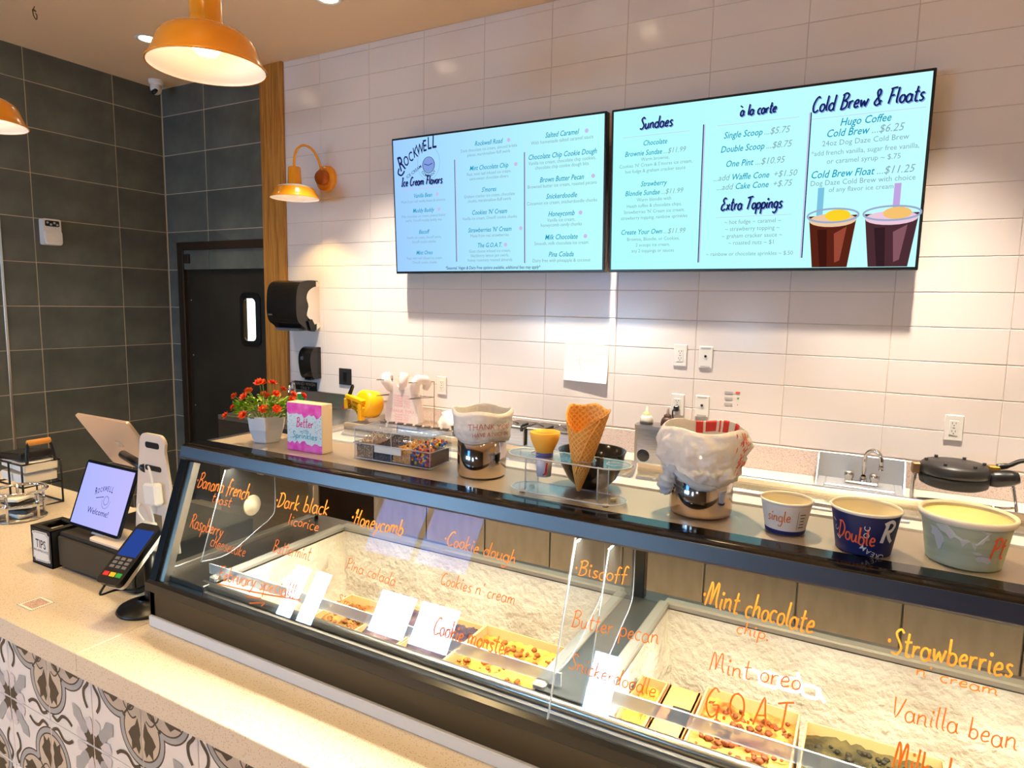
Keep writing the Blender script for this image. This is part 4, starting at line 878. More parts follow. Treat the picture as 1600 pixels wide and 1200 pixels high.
MB().lathe([(0, .1175), (.024, .1175), (.025, .1225), (.0268, .1222), (.0265, .118)], 22).build('lid', m_alu, cn)
# yellow caution device
cs = thing('caution_sign', 'yellow plastic folding caution sign lying on the sink unit', 'caution sign', (-2.07, -.2, ZS), rz=math.radians(-12))
m_yel = mat('yellow_plastic', (244, 178, 14), .35)
MB().lathe([(.0, -.06), (.07, -.06), (.088, -.05), (.09, 0), (.088, .05), (.07, .06), (0, .06)], 28, T=Matrix.Translation((.04, .0, .1)) @ Matrix.Rotation(math.radians(80), 4, 'X')).build('drum', m_yel, cs)
MB().box(-.12, .06, -.085, -.05, .115, .145, .005, T=Matrix.Rotation(math.radians(8), 4, 'Y')).build('top_bar', m_yel, cs)
MB().box(-.12, -.08, -.083, -.05, .06, .13, .004).box(.03, .065, -.085, -.05, .0, .11, .004).box(-.07, .06, -.08, -.055, .055, .105, .004, T=Matrix.Rotation(math.radians(14), 4, 'Y')).build('leg_frame', m_yel, cs)
MB().prism([(-.1, .15), (-.085, .13), (-.04, .21), (-.05, .225)], -.07, -.055, 'xz').build('black_grip', m_black, cs)
MB().prism([(-.15, .05), (-.12, .06), (-.11, .1), (-.125, .11)], -.075, -.055, 'xz').build('red_tab', mat('red_plastic', (170, 36, 44), .4), cs)
tx = MB(); write(tx, 'CAUTION', -.012, .062, .04, 0, 0, .01, T=Matrix.Translation((0, -.0812, 0)) @ XZ, rot=math.radians(-16), sx=.75); tx.build('lettering', m_black, cs)
# carrier bags on a wire rack
br = thing('bag_rack', 'wire rack holding white carrier bags with pink print', 'bag rack', (-1.77, -.16, ZW + .002))
wr = MB(); bw = .0022
for s_ in (-1, 1):
    wr.tube([(s_ * .15, .1, 0), (s_ * .15, .1, .3)], bw, 6); wr.tube([(s_ * .15, .1, 0), (s_ * .14, -.08, 0)], bw, 6)
    for z in (.3, .2): wr.tube(catmull([(s_ * .1, .1, z), (s_ * .115, -.1, z + .012), (s_ * .135, -.11, z + .012), (s_ * .15, .1, z)], 4), bw, 6)
wr.tube([(-.15, .1, .3), (.15, .1, .3)], bw, 6).tube([(-.15, .1, .2), (.15, .1, .2)], bw, 6).tube([(-.15, .1, 0), (.15, .1, 0)], bw, 6).tube([(-.14, -.08, 0), (.14, -.08, 0)], bw, 6)
wr.build('wire_frame', mat('rack_wire', (120, 112, 106), .35, .9), br)
m_bag = film('carrier_bag', (250, 238, 230), .3, .0, .4)
prof = [(-.11, .01), (-.135, .06), (-.12, .17), (-.085, .24), (-.075, .27), (-.06, .33), (-.04, .275), (.0, .262), (.04, .275), (.055, .335), (.075, .27), (.09, .24), (.12, .16), (.13, .05), (.11, .005)]
bg = MB()
pf = crom(prof, 3)
for k in range(3): bg.prism([(x * (1 - .02 * k), z) for x, z in pf], -.04 + .022 * k + .0, -.022 + .022 * k, 'xz')
bg.build('bags', m_bag, br)
hd = MB()
for s_ in (-1, 1): hd.tube(catmull([(s_ * .09, -.02, .24), (s_ * .115, -.05, .3), (s_ * .13, -.03, .325), (s_ * .15, .02, .31), (s_ * .13, .03, .26)], 4), [.02, .03, .032, .03, .034, .03, .028, .034, .03, .026, .03, .03, .026, .03, .028, .022, .02][:17], 9)
hd.tube([(0, -.02, .25), (.0, -.02, .3), (.01, -.015, .355)], [.03, .028, .032], 8)
hd.build('bag_handles', m_bag, br)
tx = MB(); TB = Matrix.Translation((0, -.0412, 0)) @ XZ
for k in range(5): write(tx, 'THANK YOU', 0, .205 - .016 * k, .018, 0, 0, 0, T=TB, sx=1.2)
write(tx, 'THANK YOU', 0, .105, .028, 0, 0, .004, T=TB, sx=1.15)
for k in range(4): write(tx, 'THANK YOU', 0, .085 - .016 * k, .016, 0, 0, 0, T=TB, sx=1.2)
tx.build('bag_print', mat('pink_print', (238, 168, 186), .6), br)
def crumple(name, label, cat, loc, r, h, m, seed, n=26, k=12, squash=1.0):
    rnd = random.Random(seed); ph = [rnd.uniform(0, 6.28) for _ in range(8)]
    def wob(a, z): return 1 + .1 * math.sin(3 * a + ph[0] + z * 40) + .07 * math.sin(7 * a + ph[1] - z * 60) + .05 * math.sin(11 * a + ph[2] + z * 90)
    prof = [(r * (.75 + .25 * math.sin(PI * min(1, j / k * 1.2))), h * j / k) for j in range(k)] + [(r * .45, h * .97), (r * .1, h)]
    t = thing(name, label, cat, loc); MB().lathe(prof, n, wob=wob).build('film', m, t, (0, 0, 0)); return t
crumple('crumpled_bag', 'crumpled white plastic bag beside the bag rack', 'bag', (-1.42, -.16, ZW), .075, .15, film('bag_white', (248, 240, 232), .3, .0, .4), 4)
bc = thing('black_cup', 'small black cup in front of the crumpled bag', 'cup', (-1.28, -.3, ZW))
MB().lathe([(0, 0), (.03, 0), (.038, .08), (.04, .085), (.037, .085), (.03, .006), (0, .006)], 20).build('body', m_black, bc)
# steel topping pans with black handled lids
for k, x in enumerate((-.96, -.80, -.655)):
    pn = thing('topping_pan', ('left', 'middle', 'right')[k] + ' steel topping pan of the row behind the cake cone', 'pan', (x, -.12, ZW))
    MB().box(-.07, .07, -.09, .09, 0, .10, .004).build('body', m_steel, pn)
    MB().box(-.072, .072, -.092, .092, .10, .112, .004).build('lid', m_steeldk, pn)
    MB().box(.05, .064, -.1, -.02, .085, .125, .002).build('lid_handle', m_black, pn)
    MB().tube([(0, -.02, .112), (-.03, -.06, .14)], .004, 6).build('spoon', m_steel, pn)
# steel rinse container with squeeze bottles
sb = thing('steel_canister', 'square steel canister with a round black badge', 'canister', (-.15, -.18, ZW))
mb = MB()
for q in (rrect(-.085, .085, -.065, .065, .025),):
    mb.prism(q, 0, .19, 'xy', smooth=True)
mb.build('body', m_steel, sb)
MB().prism(rrect(-.088, .088, -.068, .068, .028), .185, .2, 'xy', smooth=True).build('rim', m_alu, sb)
MB().lathe([(0, .004), (.03, .004), (.033, 0)], 22, T=Matrix.Translation((-.03, -.066, .045)) @ XZ).build('badge', m_black, sb)
for x, c, h, nm in ((-.21, (220, 186, 140), .1, 'squeeze bottle with a pointed tan tip left of the canister plug'), (-.1, (64, 42, 34), .1, 'dark brown squeeze bottle standing in the steel canister')):
    q = thing('squeeze_bottle', nm, 'bottle', (x + .02, -.18, ZW + .2)); m_ = mat('sauce_%d' % c[0], c, .4)
    MB().lathe([(0, 0), (.034, 0), (.034, .02), (.03, .035), (.022, .045), (0, .045)], 18).build('shoulder', mat('bottle_clear', (206, 196, 186), .3) if c[0] > 100 else m_, q)
    MB().lathe([(.02, .045), (.02, .055), (.008, .062), (.004, .09), (0, .09)], 14).build('tip', m_, q)
# splash-guarded hand sink in the worktop
hs2 = thing('hand_sink', 'stainless drop-in hand sink with tall splash sides', 'sink', (.8, -.3, ZW))
MB().box(-.175, .178, .265, .285, 0, .13, .002).build('splash_back', mat('sink_steel', (206, 209, 213), .34, .6), hs2)
for s_ in (-1, 1): MB().prism([(.28, .0), (.28, .13), (.2, .13), (.10, .01), (.10, 0)], s_ * .175 - .003, s_ * .175 + .003, 'yz').build('splash_side', mat('sink_steel', (206, 209, 213), .34, .6), hs2)
MB().box(-.18, .18, -.31, -.25, 0, .012, .003).box(-.18, -.14, -.25, .265, 0, .012, .003).box(.14, .18, -.25, .265, 0, .012, .003).box(-.14, .14, .12, .265, 0, .012, .003).build('rim', mat('sink_steel', (206, 209, 213), .34, .6), hs2)
MB().box(-.14, .14, -.25, .12, .001, .003).build('basin', mat('sink_steel', (206, 209, 213), .34, .6), hs2)
ft = thing('gooseneck_faucet', 'chrome gooseneck faucet with two knobs on the drop-in sink', 'faucet', (.815, -.11, ZW + .012))
MB().box(-.075, .06, -.022, .022, 0, .014, .006).build('deck_plate', m_chrome, ft)
MB().lathe([(.016, .01), (.016, .03), (.013, .034), (.0115, .04)], 16).build('collar', m_chrome, ft)
MB().tube([(0, 0, .03), (0, 0, .11)] + [(.033 - .033 * math.cos(a), -.012 + .012 * math.cos(a), .12 + .045 * math.sin(a)) for a in [PI * i / 12 for i in range(13)]] + [(.066, -.024, .095)], .0095, 12).build('spout', m_chrome, ft)
MB().lathe([(.012, 0), (.0125, .018), (0, .018)], 14, T=Matrix.Translation((.066, -.024, .078))).build('aerator', m_chrome, ft)
for x in (-.058, .044): MB().lathe([(.018, .012), (.016, .02), (.021, .03), (.022, .048), (.014, .058), (0, .059)], 12, c=(x, 0, 0)).build('knob', m_chrome, ft)
# waffle irons
def waffle(name, label, loc, rz):
    t = thing(name, label, 'waffle iron', loc, rz)
    MB().lathe([(0, -.052), (.1, -.05), (.118, -.04), (.122, -.018), (.122, -.004), (.0, -.004)], 36, c=(0, 0, .15)).build('lower_plate', m_blackm, t)
    MB().lathe([(.0, .0), (.122, .0), (.124, .012), (.12, .034), (.108, .046), (0, .05)], 36, c=(0, 0, .15)).build('upper_plate', mat('iron_black', (30, 28, 27), .42), t)
    for k in range(6): a = k * PI / 3; MB().lathe([(0, .056), (.007, .056), (.007, .044)], 8, c=(.1 * math.cos(a), .1 * math.sin(a), .15)).build('rivet', m_black, t)
    MB().box(-.15, -.12, -.018, .018, .14, .185, .004).build('hinge_block', mat('brass_block', (130, 100, 70), .4, .6), t)
    fr_ = MB(); fr_.tube(catmull([(-.137, -.012, .15), (-.14, -.014, .03), (-.135, -.03, .01), (-.09, -.11, .008), (.1, -.12, .008), (.19, -.09, .01), (.215, -.02, .03), (.2, .0, .13)], 5), .006, 8); fr_.tube(catmull([(-.137, .012, .15), (-.14, .014, .03), (-.13, .04, .01), (-.09, .1, .008), (.1, .1, .008), (.19, .08, .01), (.215, .02, .03)], 5), .006, 8)
    fr_.build('chrome_stand', m_chrome, t)
    MB().lathe([(0, .05), (.022, .046), (.032, .02), (.034, -.03), (.026, -.06), (0, -.065)], 14, T=Matrix.Translation((.165, -.02, .155)) @ Matrix.Rotation(math.radians(80), 4, 'Y')).build('handle', m_black, t)
    MB().box(.11, .15, -.02, .02, .17, .2, .004).build('clamp', mat('brass', (170, 130, 60), .35, .8), t)
    MB().tube(catmull([(.14, 0, .195), (.18, .0, .205), (.23, .02, .225), (.3, .03, .215), (.36, .03, .15), (.37, .03, .02)], 5), [.012] * 5 + [.009] * 21, 10).build('cable', m_black, t)
    return t
waffle('waffle_iron', 'round black waffle iron on a chrome wire stand', (1.135, -.3, ZW), math.radians(6))
w2 = waffle('waffle_iron', 'second waffle iron cut off by the right picture edge', (1.64, -.3, ZW), math.radians(6))
MB().box(-.012, .012, -.1, .02, .11, .16, .003).build('grey_latch', m_steel, w2, (-.19, -.02, 0))

# ============================================================ ON TOP OF THE CASE
ZT = 1.3206  # positions and sizes of the case-top things below were scaled about the camera
pt = thing('flower_pot', 'white faceted pot of small red artificial flowers', 'plant', (-.632, -2.225, ZT), rz=math.radians(14)); pt.scale = (1.05,) * 3
MB().lathe([(0, 0), (.034, 0), (.036, .003), (.047, .035), (.051, .07), (.0475, .07), (.043, .04), (0, .035)], 6, smooth=False).build('pot', mat('pot_white', (240, 240, 242), .35), pt)
rnd = random.Random(11); lv = MB()
def leaf(mb, c, d, l, w):
    d = Vector(d).normalized(); s_ = d.cross(Vector((0, 0, 1)))
    s_ = s_.normalized() if s_.length > .01 else Vector((1, 0, 0)); n = s_.cross(d); c = Vector(c)
    mb.add([c, c + d * l * .5 + s_ * w + n * .003, c + d * l, c + d * l * .5 - s_ * w + n * .003, c + d * l * .5 - n * .002], [(0, 4, 1), (1, 4, 2), (2, 4, 3), (3, 4, 0)], 0, True)
heads = []
for k in range(21):
    a = k * 2.39996; rr = .095 * math.sqrt((k + .6) / 21); z = .165 - rr * .85 + rnd.uniform(-.018, .022)
    heads.append((rr * math.cos(a) * 1.12, rr * math.sin(a) * .95, max(.062, z)))
st_ = MB()
for h in heads: st_.tube(catmull([(h[0] * .25, h[1] * .25, .05), (h[0] * .6, h[1] * .6, .05 + (h[2] - .05) * .6), h], 3), .0012, 5)
for k in range(230):
    a = rnd.uniform(0, 6.28); rr = .075 * math.sqrt(rnd.random()); z = rnd.uniform(.068, .135 - rr * .55)
    leaf(lv, (rr * math.cos(a), rr * math.sin(a), z), (math.cos(a + rnd.uniform(-.9, .9)), math.sin(a + rnd.uniform(-.9, .9)), rnd.uniform(.0, .9)), rnd.uniform(.014, .024), rnd.uniform(.005, .008))
st_.build('stems', mat('stem_green', (120, 150, 40), .5), pt); lv.build('leaves', mat('leaf_green', (92, 148, 24), .45, noise=((166, 196, 40), 60, 2, .4, .6, (1, 1, 1))), pt, kind='stuff')
fm = MB()
for r in range(3):
    for k in range(7):
        a = k * 2 * PI / 7 + r * .4; el = .25 + .5 * r; l = .0125 - .002 * r
        d = Vector((math.cos(a) * math.cos(el), math.sin(a) * math.cos(el), math.sin(el))); s_ = Vector((-math.sin(a), math.cos(a), 0)) * .0048; up = Vector((0, 0, .002))
        fm.add([(0, 0, 0), tuple(d * l * .6 + s_), tuple(d * l + up), tuple(d * l * .6 - s_)], [(0, 1, 2, 3)], 0, True)
fm.ball((0, 0, .006), .004, 6, 4, m=1)
m_red = mat('petal_red', (240, 50, 40), .5, noise=((255, 120, 40), 90, 2, .4, .6, (1, 1, 1)))
fme = fm.mesh('flower', [m_red, mat('flower_heart', (250, 110, 30), .6)])
for h in heads:
    d = Vector((h[0], h[1], .05)).normalized(); o = put('flower', fme, pt, h); o.rotation_euler = (d.to_track_quat('Z', 'Y').to_euler()); o.scale = (rnd.uniform(.95, 1.25),) * 3
sg = thing('sprinkles_sign', 'white block sign reading Better with Sprinkles between pink bands', 'sign', (-.4501, -2.2455, ZT), rz=math.radians(2)); sg.scale = (.95,) * 3
MB().box(-.062, .062, -.02, .02, 0, .132, .001).build('block', mat('block_cream', (240, 222, 200), .6), sg)
YS = -.0204
MB().box(-.0615, .0615, YS, -.0198, .001, .131).build('printed_face', mat('sign_face', (226, 246, 252), .5), sg)
pk = MB(); rnd = random.Random(5)
top = [(-.0615, .131), (-.0615, .104)] + [(-.0615 + .123 * i / 14, .104 - .006 + rnd.uniform(-.007, .006)) for i in range(1, 14)] + [(.0615, .106), (.0615, .131)]
bot = [(.0615, .001), (.0615, .022)] + [(.0615 - .123 * i / 14, .024 + rnd.uniform(-.006, .007)) for i in range(1, 14)] + [(-.0615, .024), (-.0615, .001)]
for q in (top, bot): pk = MB().add([(a, YS - .0003, b_) for a, b_ in q], [tuple(range(len(q)))]); pk.build('pink_drip', mat('hot_pink', (240, 60, 190), .5, noise=((250, 120, 215), 40, 3, .4, .7, (1, 1, 1))), sg)
TS = Matrix.Translation((0, YS - .0006, 0)) @ XZ
b1 = MB(); hand(b1, 'Better', (-.028, .067), (.032, .067), .026, .0026, 0, TS, 4, .1, jitter=.01); b1.build('lettering', mat('letter_pink', (226, 60, 150), .5), sg)
b1 = MB(); hand(b1, 'with', (-.016, .052), (.018, .052), .011, .0016, 0, TS, 4, .1, jitter=.01); hand(b1, 'Sprinkles', (-.044, .036), (.046, .036), .018, .0022, 0, TS, 4, .1, jitter=.01); b1.build('lettering', mat('letter_teal', (70, 186, 206), .5), sg)
cf = MB()
for k in range(90):
    x, z = rnd.choice((-1, 1)) * rnd.uniform(.03, .059), rnd.uniform(.032, .096); a = rnd.uniform(0, 3)
    ribbon(cf, [(x, z), (x + .0022 * math.cos(a), z + .0022 * math.sin(a))], .0009, k % 3, TS)
cf.build('printed_sprinkles', [mat('sprinkle_blue', (40, 120, 190), .5), mat('sprinkle_purple', (150, 60, 170), .5), mat('sprinkle_dark', (60, 70, 90), .5)], sg)
# topping tray
ty = thing('topping_tray', 'clear acrylic four compartment tray of sprinkles and candy', 'tray', (-.1849, -2.2018, ZT), rz=math.radians(1)); ty.scale = (.88, .95, 1.22)
hw, hd_, hh = .127, .047, .062
MB().box(-hw, hw, -hd_, -hd_ + .002, .002, hh).box(-hw, hw, hd_ - .002, hd_, .002, hh).box(-hw, -hw + .002, -hd_, hd_, .002, hh).box(hw - .002, hw, -hd_, hd_, .002, hh).box(-hw, hw, -hd_, hd_, .002, .004).build('box', m_acryl, ty)
for k in (1, 2, 3): MB().box(-hw + k * hw / 2 - .001, -hw + k * hw / 2 + .001, -hd_ + .002, hd_ - .002, .004, hh - .004).build('partition', m_acryl, ty)
MB().box(-hw - .003, hw + .003, -hd_ - .003, hd_ + .003, hh, hh + .003).build('lid', m_acryl, ty)
ed = MB()
for z, g_ in ((hh + .0015, .003), (hh * .55, .0025), (.003, .001)):
    ed.tube([(-hw - g_, -hd_ - g_, z), (hw + g_, -hd_ - g_, z), (hw + g_, hd_ + g_, z), (-hw - g_, hd_ + g_, z)], .0014, 5, closed=True)
for x in (-hw, -hw / 2, 0, hw / 2, hw): ed.tube([(x, -hd_, .003), (x, -hd_, hh)], .001, 5)
ed.build('edges', m_acredge, ty)
hg = MB()
for k in range(8): x = -hw + .02 + k * .031; hg.box(x - .009, x + .009, hd_ - .006, hd_ + .004, hh + .003, hh + .0065, .001)
hg.build('hinges', mat('hinge_grey', (120, 110, 100), .4), ty)
MB().box(-hw / 2 + .008, hw * .28, -hd_ - .0032, -hd_ - .0026, .02, .033).build('label_strip', m_white, ty)
fills = [('mixed_sprinkles', [(214, 186, 140), (160, 120, 80), (236, 220, 200)], .0016, 420, .046), ('chocolate_sprinkles', [(38, 34, 40), (54, 46, 50), (70, 60, 90)], .0016, 420, .04), ('toffee_crumbs', [(232, 174, 84), (214, 150, 60), (244, 196, 110)], .0028, 260, .036), ('candy_beads', [(30, 110, 200), (236, 190, 30), (190, 40, 44), (70, 40, 30), (230, 110, 30)], .0048, 150, .042)]
for k, (nm, cols, r, n, hgt) in enumerate(fills):
    mb = MB(); rnd = random.Random(k + 20); x0 = -hw + k * hw / 2 + .004; x1 = x0 + hw / 2 - .008
    mb.box(x0, x1, -hd_ + .004, hd_ - .004, .0045, hgt * .7, 0, 1 if k < 3 else 3)
    for _ in range(n):
        u, v = rnd.random(), rnd.random(); z = hgt * (.75 + .3 * v) if rnd.random() < .55 else rnd.uniform(.006, hgt * .8)
        yy = (-hd_ + .004 + r * .3) if z < hgt * .78 else -hd_ + .005 + v * (2 * hd_ - .01)
        mb.ball((x0 + u * (x1 - x0), yy, z), r, 6 if r > .004 else 5, 4, m=rnd.randrange(len(cols)), sz=.8)
    mb.build(nm, [mat(nm + str(i), c, .35) for i, c in enumerate(cols)], ty, kind='stuff')
# lined steel buckets
def bucket(label, loc, r, h, z0, z1, prof, seed, amp, printing, knot=None):
    t = thing('steel_bucket', label, 'bucket', loc); t.scale = (.95,) * 3
    MB().lathe([(0, .002), (r * .95, .002), (r, .008), (r, h), (r * .97, h), (r * .97, .01), (0, .01)], 48).build('pail', mat('mirror_steel', (206, 198, 190), .1, 1.0), t)
    def mult(s_):
        for (a, p), (b, q) in zip(prof[:-1], prof[1:]):
            if s_ <= b: k = (s_ - a) / (b - a); k = k * k * (3 - 2 * k); return p + (q - p) * k
        return prof[-1][1]
    def surf(a, s_, off=0.0):
        """point of the crumpled liner at angle a, height fraction s_ (past 1 rolls inward)"""
        z = z0 + (z1 - z0) * min(s_, 1.0); c, d = math.cos(a), math.sin(a)
        n = mnoise.turbulence((c * 1.6 + seed, d * 1.6, z * 26), 4, True) - .55; n2 = mnoise.noise((c * 5 + seed * 2, d * 5, z * 70))
        n3 = mnoise.ridged_multi_fractal((c * 3 + seed, d * 3, z * 34 + c * 2), 1.0, 2.1, 3, 1.0, 2.0) - 1.1
        f = (amp * n + amp * .3 * n2 + amp * .16 * n3) * (.35 + .65 * math.sin(PI * min(1, s_ * .8 + .1)))
        rr = r * (mult(min(s_, 1)) + f) + off
        z += .004 * math.sin(3 * a + seed) * (1 - min(s_, 1)) + .0035 * math.sin(4 * a + 2 * seed) * min(s_, 1)
        if s_ > 1: e = s_ - 1; rr *= 1 - .05 * math.sin(min(1, e * 3) * PI / 2) - .14 * e; z += .007 * math.sin(PI * min(1, e * 2.2)) - .05 * max(0, e - .25)
        return (rr * c, rr * d, z)
    n, k = 200, 60
    MB().sheet([[surf(2 * PI * i / n, j / k * 2.0) for i in range(n + 1)] for j in range(k + 1)]).build('bag_liner', film('liner_film', (255, 254, 254), .32, .03, .3), t)
    if knot:
        a_, s_ = knot; c = Vector(surf(a_, s_)); kb = MB(); kb.ball(c, .011, 12, 8, sz=1.1); d = Vector((math.cos(a_), math.sin(a_), 0)); sd = Vector((-d.y, d.x, 0))
        tail = catmull([c, c + d * .006 - sd * .004 + Vector((0, 0, -.014)), c + d * .01 - sd * .008 + Vector((0, 0, -.034)), c + d * .006 - sd * .006 + Vector((0, 0, -.05))], 5)
        kb.tube(tail, [.006 + .010 * math.sin(PI * min(1, i / (len(tail) - 1) * .95)) + .003 * math.sin(i * 2.1) for i in range(len(tail))], 10)
        band = [Vector(surf(a_ + .16 * i, max(.02, s_ - .045 * i), .002)) for i in range(9)]; kb.tube(band, [.004, .006, .008, .009, .0095, .009, .008, .006, .003], 8)
        kb.build('knot', film('knot_film', (226, 236, 246), .38, .05, .3), t)
    printing(t, surf); return t
def print1(t, surf):
    for row, sz, word, a_0 in ((.80, .019, 'THANK YOU', -86), (.55, .013, 'HAVE A NICE DAY', -78)):
        mb = MB(); vs, fs_ = type_mesh(word, sz, 0, 0.0, 'LEFT')
        mb.add([surf(math.radians(a_0) + x / .072, row - .3 + y / .07 * 1.1, .0009) for x, y, _ in vs], fs_); mb.build('bag_print', mat('red_print_faint', (206, 132, 128), .6), t)
def print2(t, surf):
    m_ = mat('red_print', (222, 66, 66), .55)
    for k, (a0, a1, s0, s1_) in enumerate(((60, 72, 1.18, 1.6), (76, 79, 1.12, 1.6), (83, 100, 1.1, 1.55), (104, 116, 1.12, 1.6), (36, 48, 1.2, 1.6))):
        MB().sheet([[surf(math.radians(a0 + (a1 - a0) * i / 8), s0 + (s1_ - s0) * j / 6, -.0008) for i in range(9)] for j in range(7)]).build('bag_print', m_, t)
    rnd = random.Random(4); mb = MB()
    for k in range(70):
        a = math.radians(rnd.gauss(-18, 7)); s_ = rnd.uniform(.12, .97); w = rnd.uniform(.008, .035); mb.sheet([[surf(a + w * i * .6, s_ + (w * 1.6) * (j + .4 * i), .0009) for i in range(3)] for j in range(3)])
    mb.build('creased_print', mat('red_print_soft', (226, 120, 104), .6), t, kind='stuff')
bucket('steel bucket with a smooth printed bag liner left of the cones', (.0451, -2.2075, ZT), .058, .12, .088, .152, [(0, 1.08), (.15, 1.16), (.6, 1.2), (1, 1.27)], 3, .10, print1)
bucket('steel bucket with a knotted crumpled bag liner right of the cones', (.5366, -2.2161, ZT), .0605, .12, .068, .168, [(0, 1.08), (.2, 1.22), (.5, 1.42), (.8, 1.46), (1, 1.36)], 8, .26, print2, (math.radians(-128), .22))
# acrylic cone stand with two cones
cs_ = thing('cone_stand', 'clear acrylic stand for ice cream cones', 'cone stand', (.281, -2.2617, ZT), rz=math.radians(-1)); cs_.scale = (1.02, .95, .95)
def stadium(hw_, hd__): return arc(hw_ - hd__, 0, hd__, -PI / 2, PI / 2, 10) + arc(-hw_ + hd__, 0, hd__, PI / 2, 1.5 * PI, 10)
MB().prism(stadium(.122, .04), .006, .010, 'xy').build('base_plate', m_acryl, cs_)
zt_ = .082
o_ = stadium(.13, .042); tp = MB()
holes = [(-.062, .0, .0185), (.036, .0, .022), (.098, 0, .016)]
tp.prism(o_, zt_ - .001, zt_ + .003, 'xy'); tp.build('top_plate', m_acryl, cs_)
for x in (-.08, .075): MB().box(x - .002, x + .002, -.03, .03, .01, zt_ - .001).build('upright', m_acryl, cs_)
ed = MB()
for z in (.008, zt_ + .001): ed.tube([(a, b_, z) for a, b_ in stadium(.122 if z < .02 else .13, .04 if z < .02 else .042)], .0017, 5, closed=True)
for x, y, r in holes: ed.tube([(x + r * math.cos(q * PI / 8), y + r * math.sin(q * PI / 8), zt_ + .003) for q in range(16)], .0012, 5, closed=True)
for x in (-.08, .075):
    for y in (-.03, .03): ed.tube([(x, y, .01), (x, y, zt_)], .0014, 5)
ed.build('edges', m_acredge, cs_)
for x in (-.09, .09): 
    for y in (-.022, .022): MB().lathe([(0, 0), (.006, 0), (.006, .006), (0, .006)], 10, c=(x, y, 0)).build('foot', mat('rubber_foot', (230, 206, 150), .4), cs_)
ck = thing('cake_cone', 'yellow cake cone in a red and blue printed sleeve', 'ice cream cone', (.228, -2.2617, ZT + .036)); ck.scale = (.95,) * 3
MB().lathe([(0, .0), (.0155, .0), (.0185, .056), (.017, .056), (0, .05)], 24).build('sleeve', mat('sleeve_paper', (232, 230, 242), .5), ck)
MB().lathe([(.0184, .042), (.0189, .056), (.0186, .0562)], 24, a0=0, a1=2 * PI).build('blue_band', mat('sleeve_blue', (92, 100, 176), .5), ck)
sj = MB(); TJ = Matrix.Translation((.012, -.0165, .0)) @ Matrix.Rotation(math.radians(32), 4, 'Z') @ XZ
write(sj, 'J', 0, .012, .03, 0, .1, .012, T=TJ); sj.build('sleeve_letter', mat('sleeve_red', (200, 30, 40), .5), ck)
m_cake = mat('cake_cone_wafer', (250, 190, 76), .6)
MB().lathe([(.0175, .05), (.021, .058), (.029, .076), (.031, .082), (.033, .0955), (.0315, .097), (.0285, .084), (.02, .066), (.0, .062)], 28).build('wafer', m_cake, ck)
wc = thing('waffle_cone', 'tall rolled waffle cone standing in the acrylic stand', 'ice cream cone', (.3056, -2.2617, ZT + .0157), rot=(math.radians(1), math.radians(5), 0)); wc.scale = (.95,) * 3
H_, R_ = .18, .047
def waffle_pt(a, s_, off=0.0):
    """rolled wafer: the rim dips at the front left where the sheet ends"""
    w = ((a + math.radians(105) + PI) % (2 * PI)) - PI; top = H_ - .045 * math.exp(-(w / 1.1) ** 2) + .003 * math.sin(5 * a)
    z = s_ * top; r = .0035 + (R_ - .0035) * (z / H_) ** .9
    u, v = a * .026, z; p = .0092
    g1, g2 = abs(((u * 1.0 + v * .75) / p) % 1 - .5), abs(((u * 1.0 - v * .75) / p) % 1 - .5)
    r += .0013 * max(max(0, 1 - g1 / .16), max(0, 1 - g2 / .16)) ** .7 * min(1, s_ * 4) + off
    return (r * math.cos(a), r * math.sin(a), z)
n_, k_2 = 200, 120
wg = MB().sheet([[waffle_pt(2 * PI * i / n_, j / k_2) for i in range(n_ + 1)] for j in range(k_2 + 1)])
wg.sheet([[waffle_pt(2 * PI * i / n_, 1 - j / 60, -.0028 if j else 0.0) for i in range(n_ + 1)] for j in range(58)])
seam = [waffle_pt(math.radians(-105 + 75 * q / 20), .3 + .68 * q / 20, .0014) for q in range(21)]
for j in range(k_2):            # ridges coloured paler than the pockets so the grid shows
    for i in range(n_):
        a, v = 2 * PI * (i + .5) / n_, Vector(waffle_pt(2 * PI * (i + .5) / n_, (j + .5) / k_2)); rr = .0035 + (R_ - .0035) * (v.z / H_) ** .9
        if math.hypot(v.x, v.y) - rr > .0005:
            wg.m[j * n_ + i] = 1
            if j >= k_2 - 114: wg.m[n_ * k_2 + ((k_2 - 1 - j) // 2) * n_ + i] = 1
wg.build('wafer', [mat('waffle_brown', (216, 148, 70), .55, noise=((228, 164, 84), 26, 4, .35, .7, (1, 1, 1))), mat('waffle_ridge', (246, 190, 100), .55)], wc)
MB().tube(seam, .0016, 6).build('rolled_seam', mat('waffle_edge', (240, 178, 88), .55), wc)
bl = thing('black_bowl', 'glossy black bowl behind the waffle cone', 'bowl', (.294, -2.164, ZT)); bl.scale = (.84, .84, .84)
MB().lathe([(0, 0), (.036, 0), (.042, .004), (.062, .024), (.077, .055), (.084, .09), (.0865, .095), (.081, .094), (.074, .056), (.058, .027), (.03, .008), (0, .007)], 40).build('body', mat('bowl_black', (10, 10, 11), .16), bl)
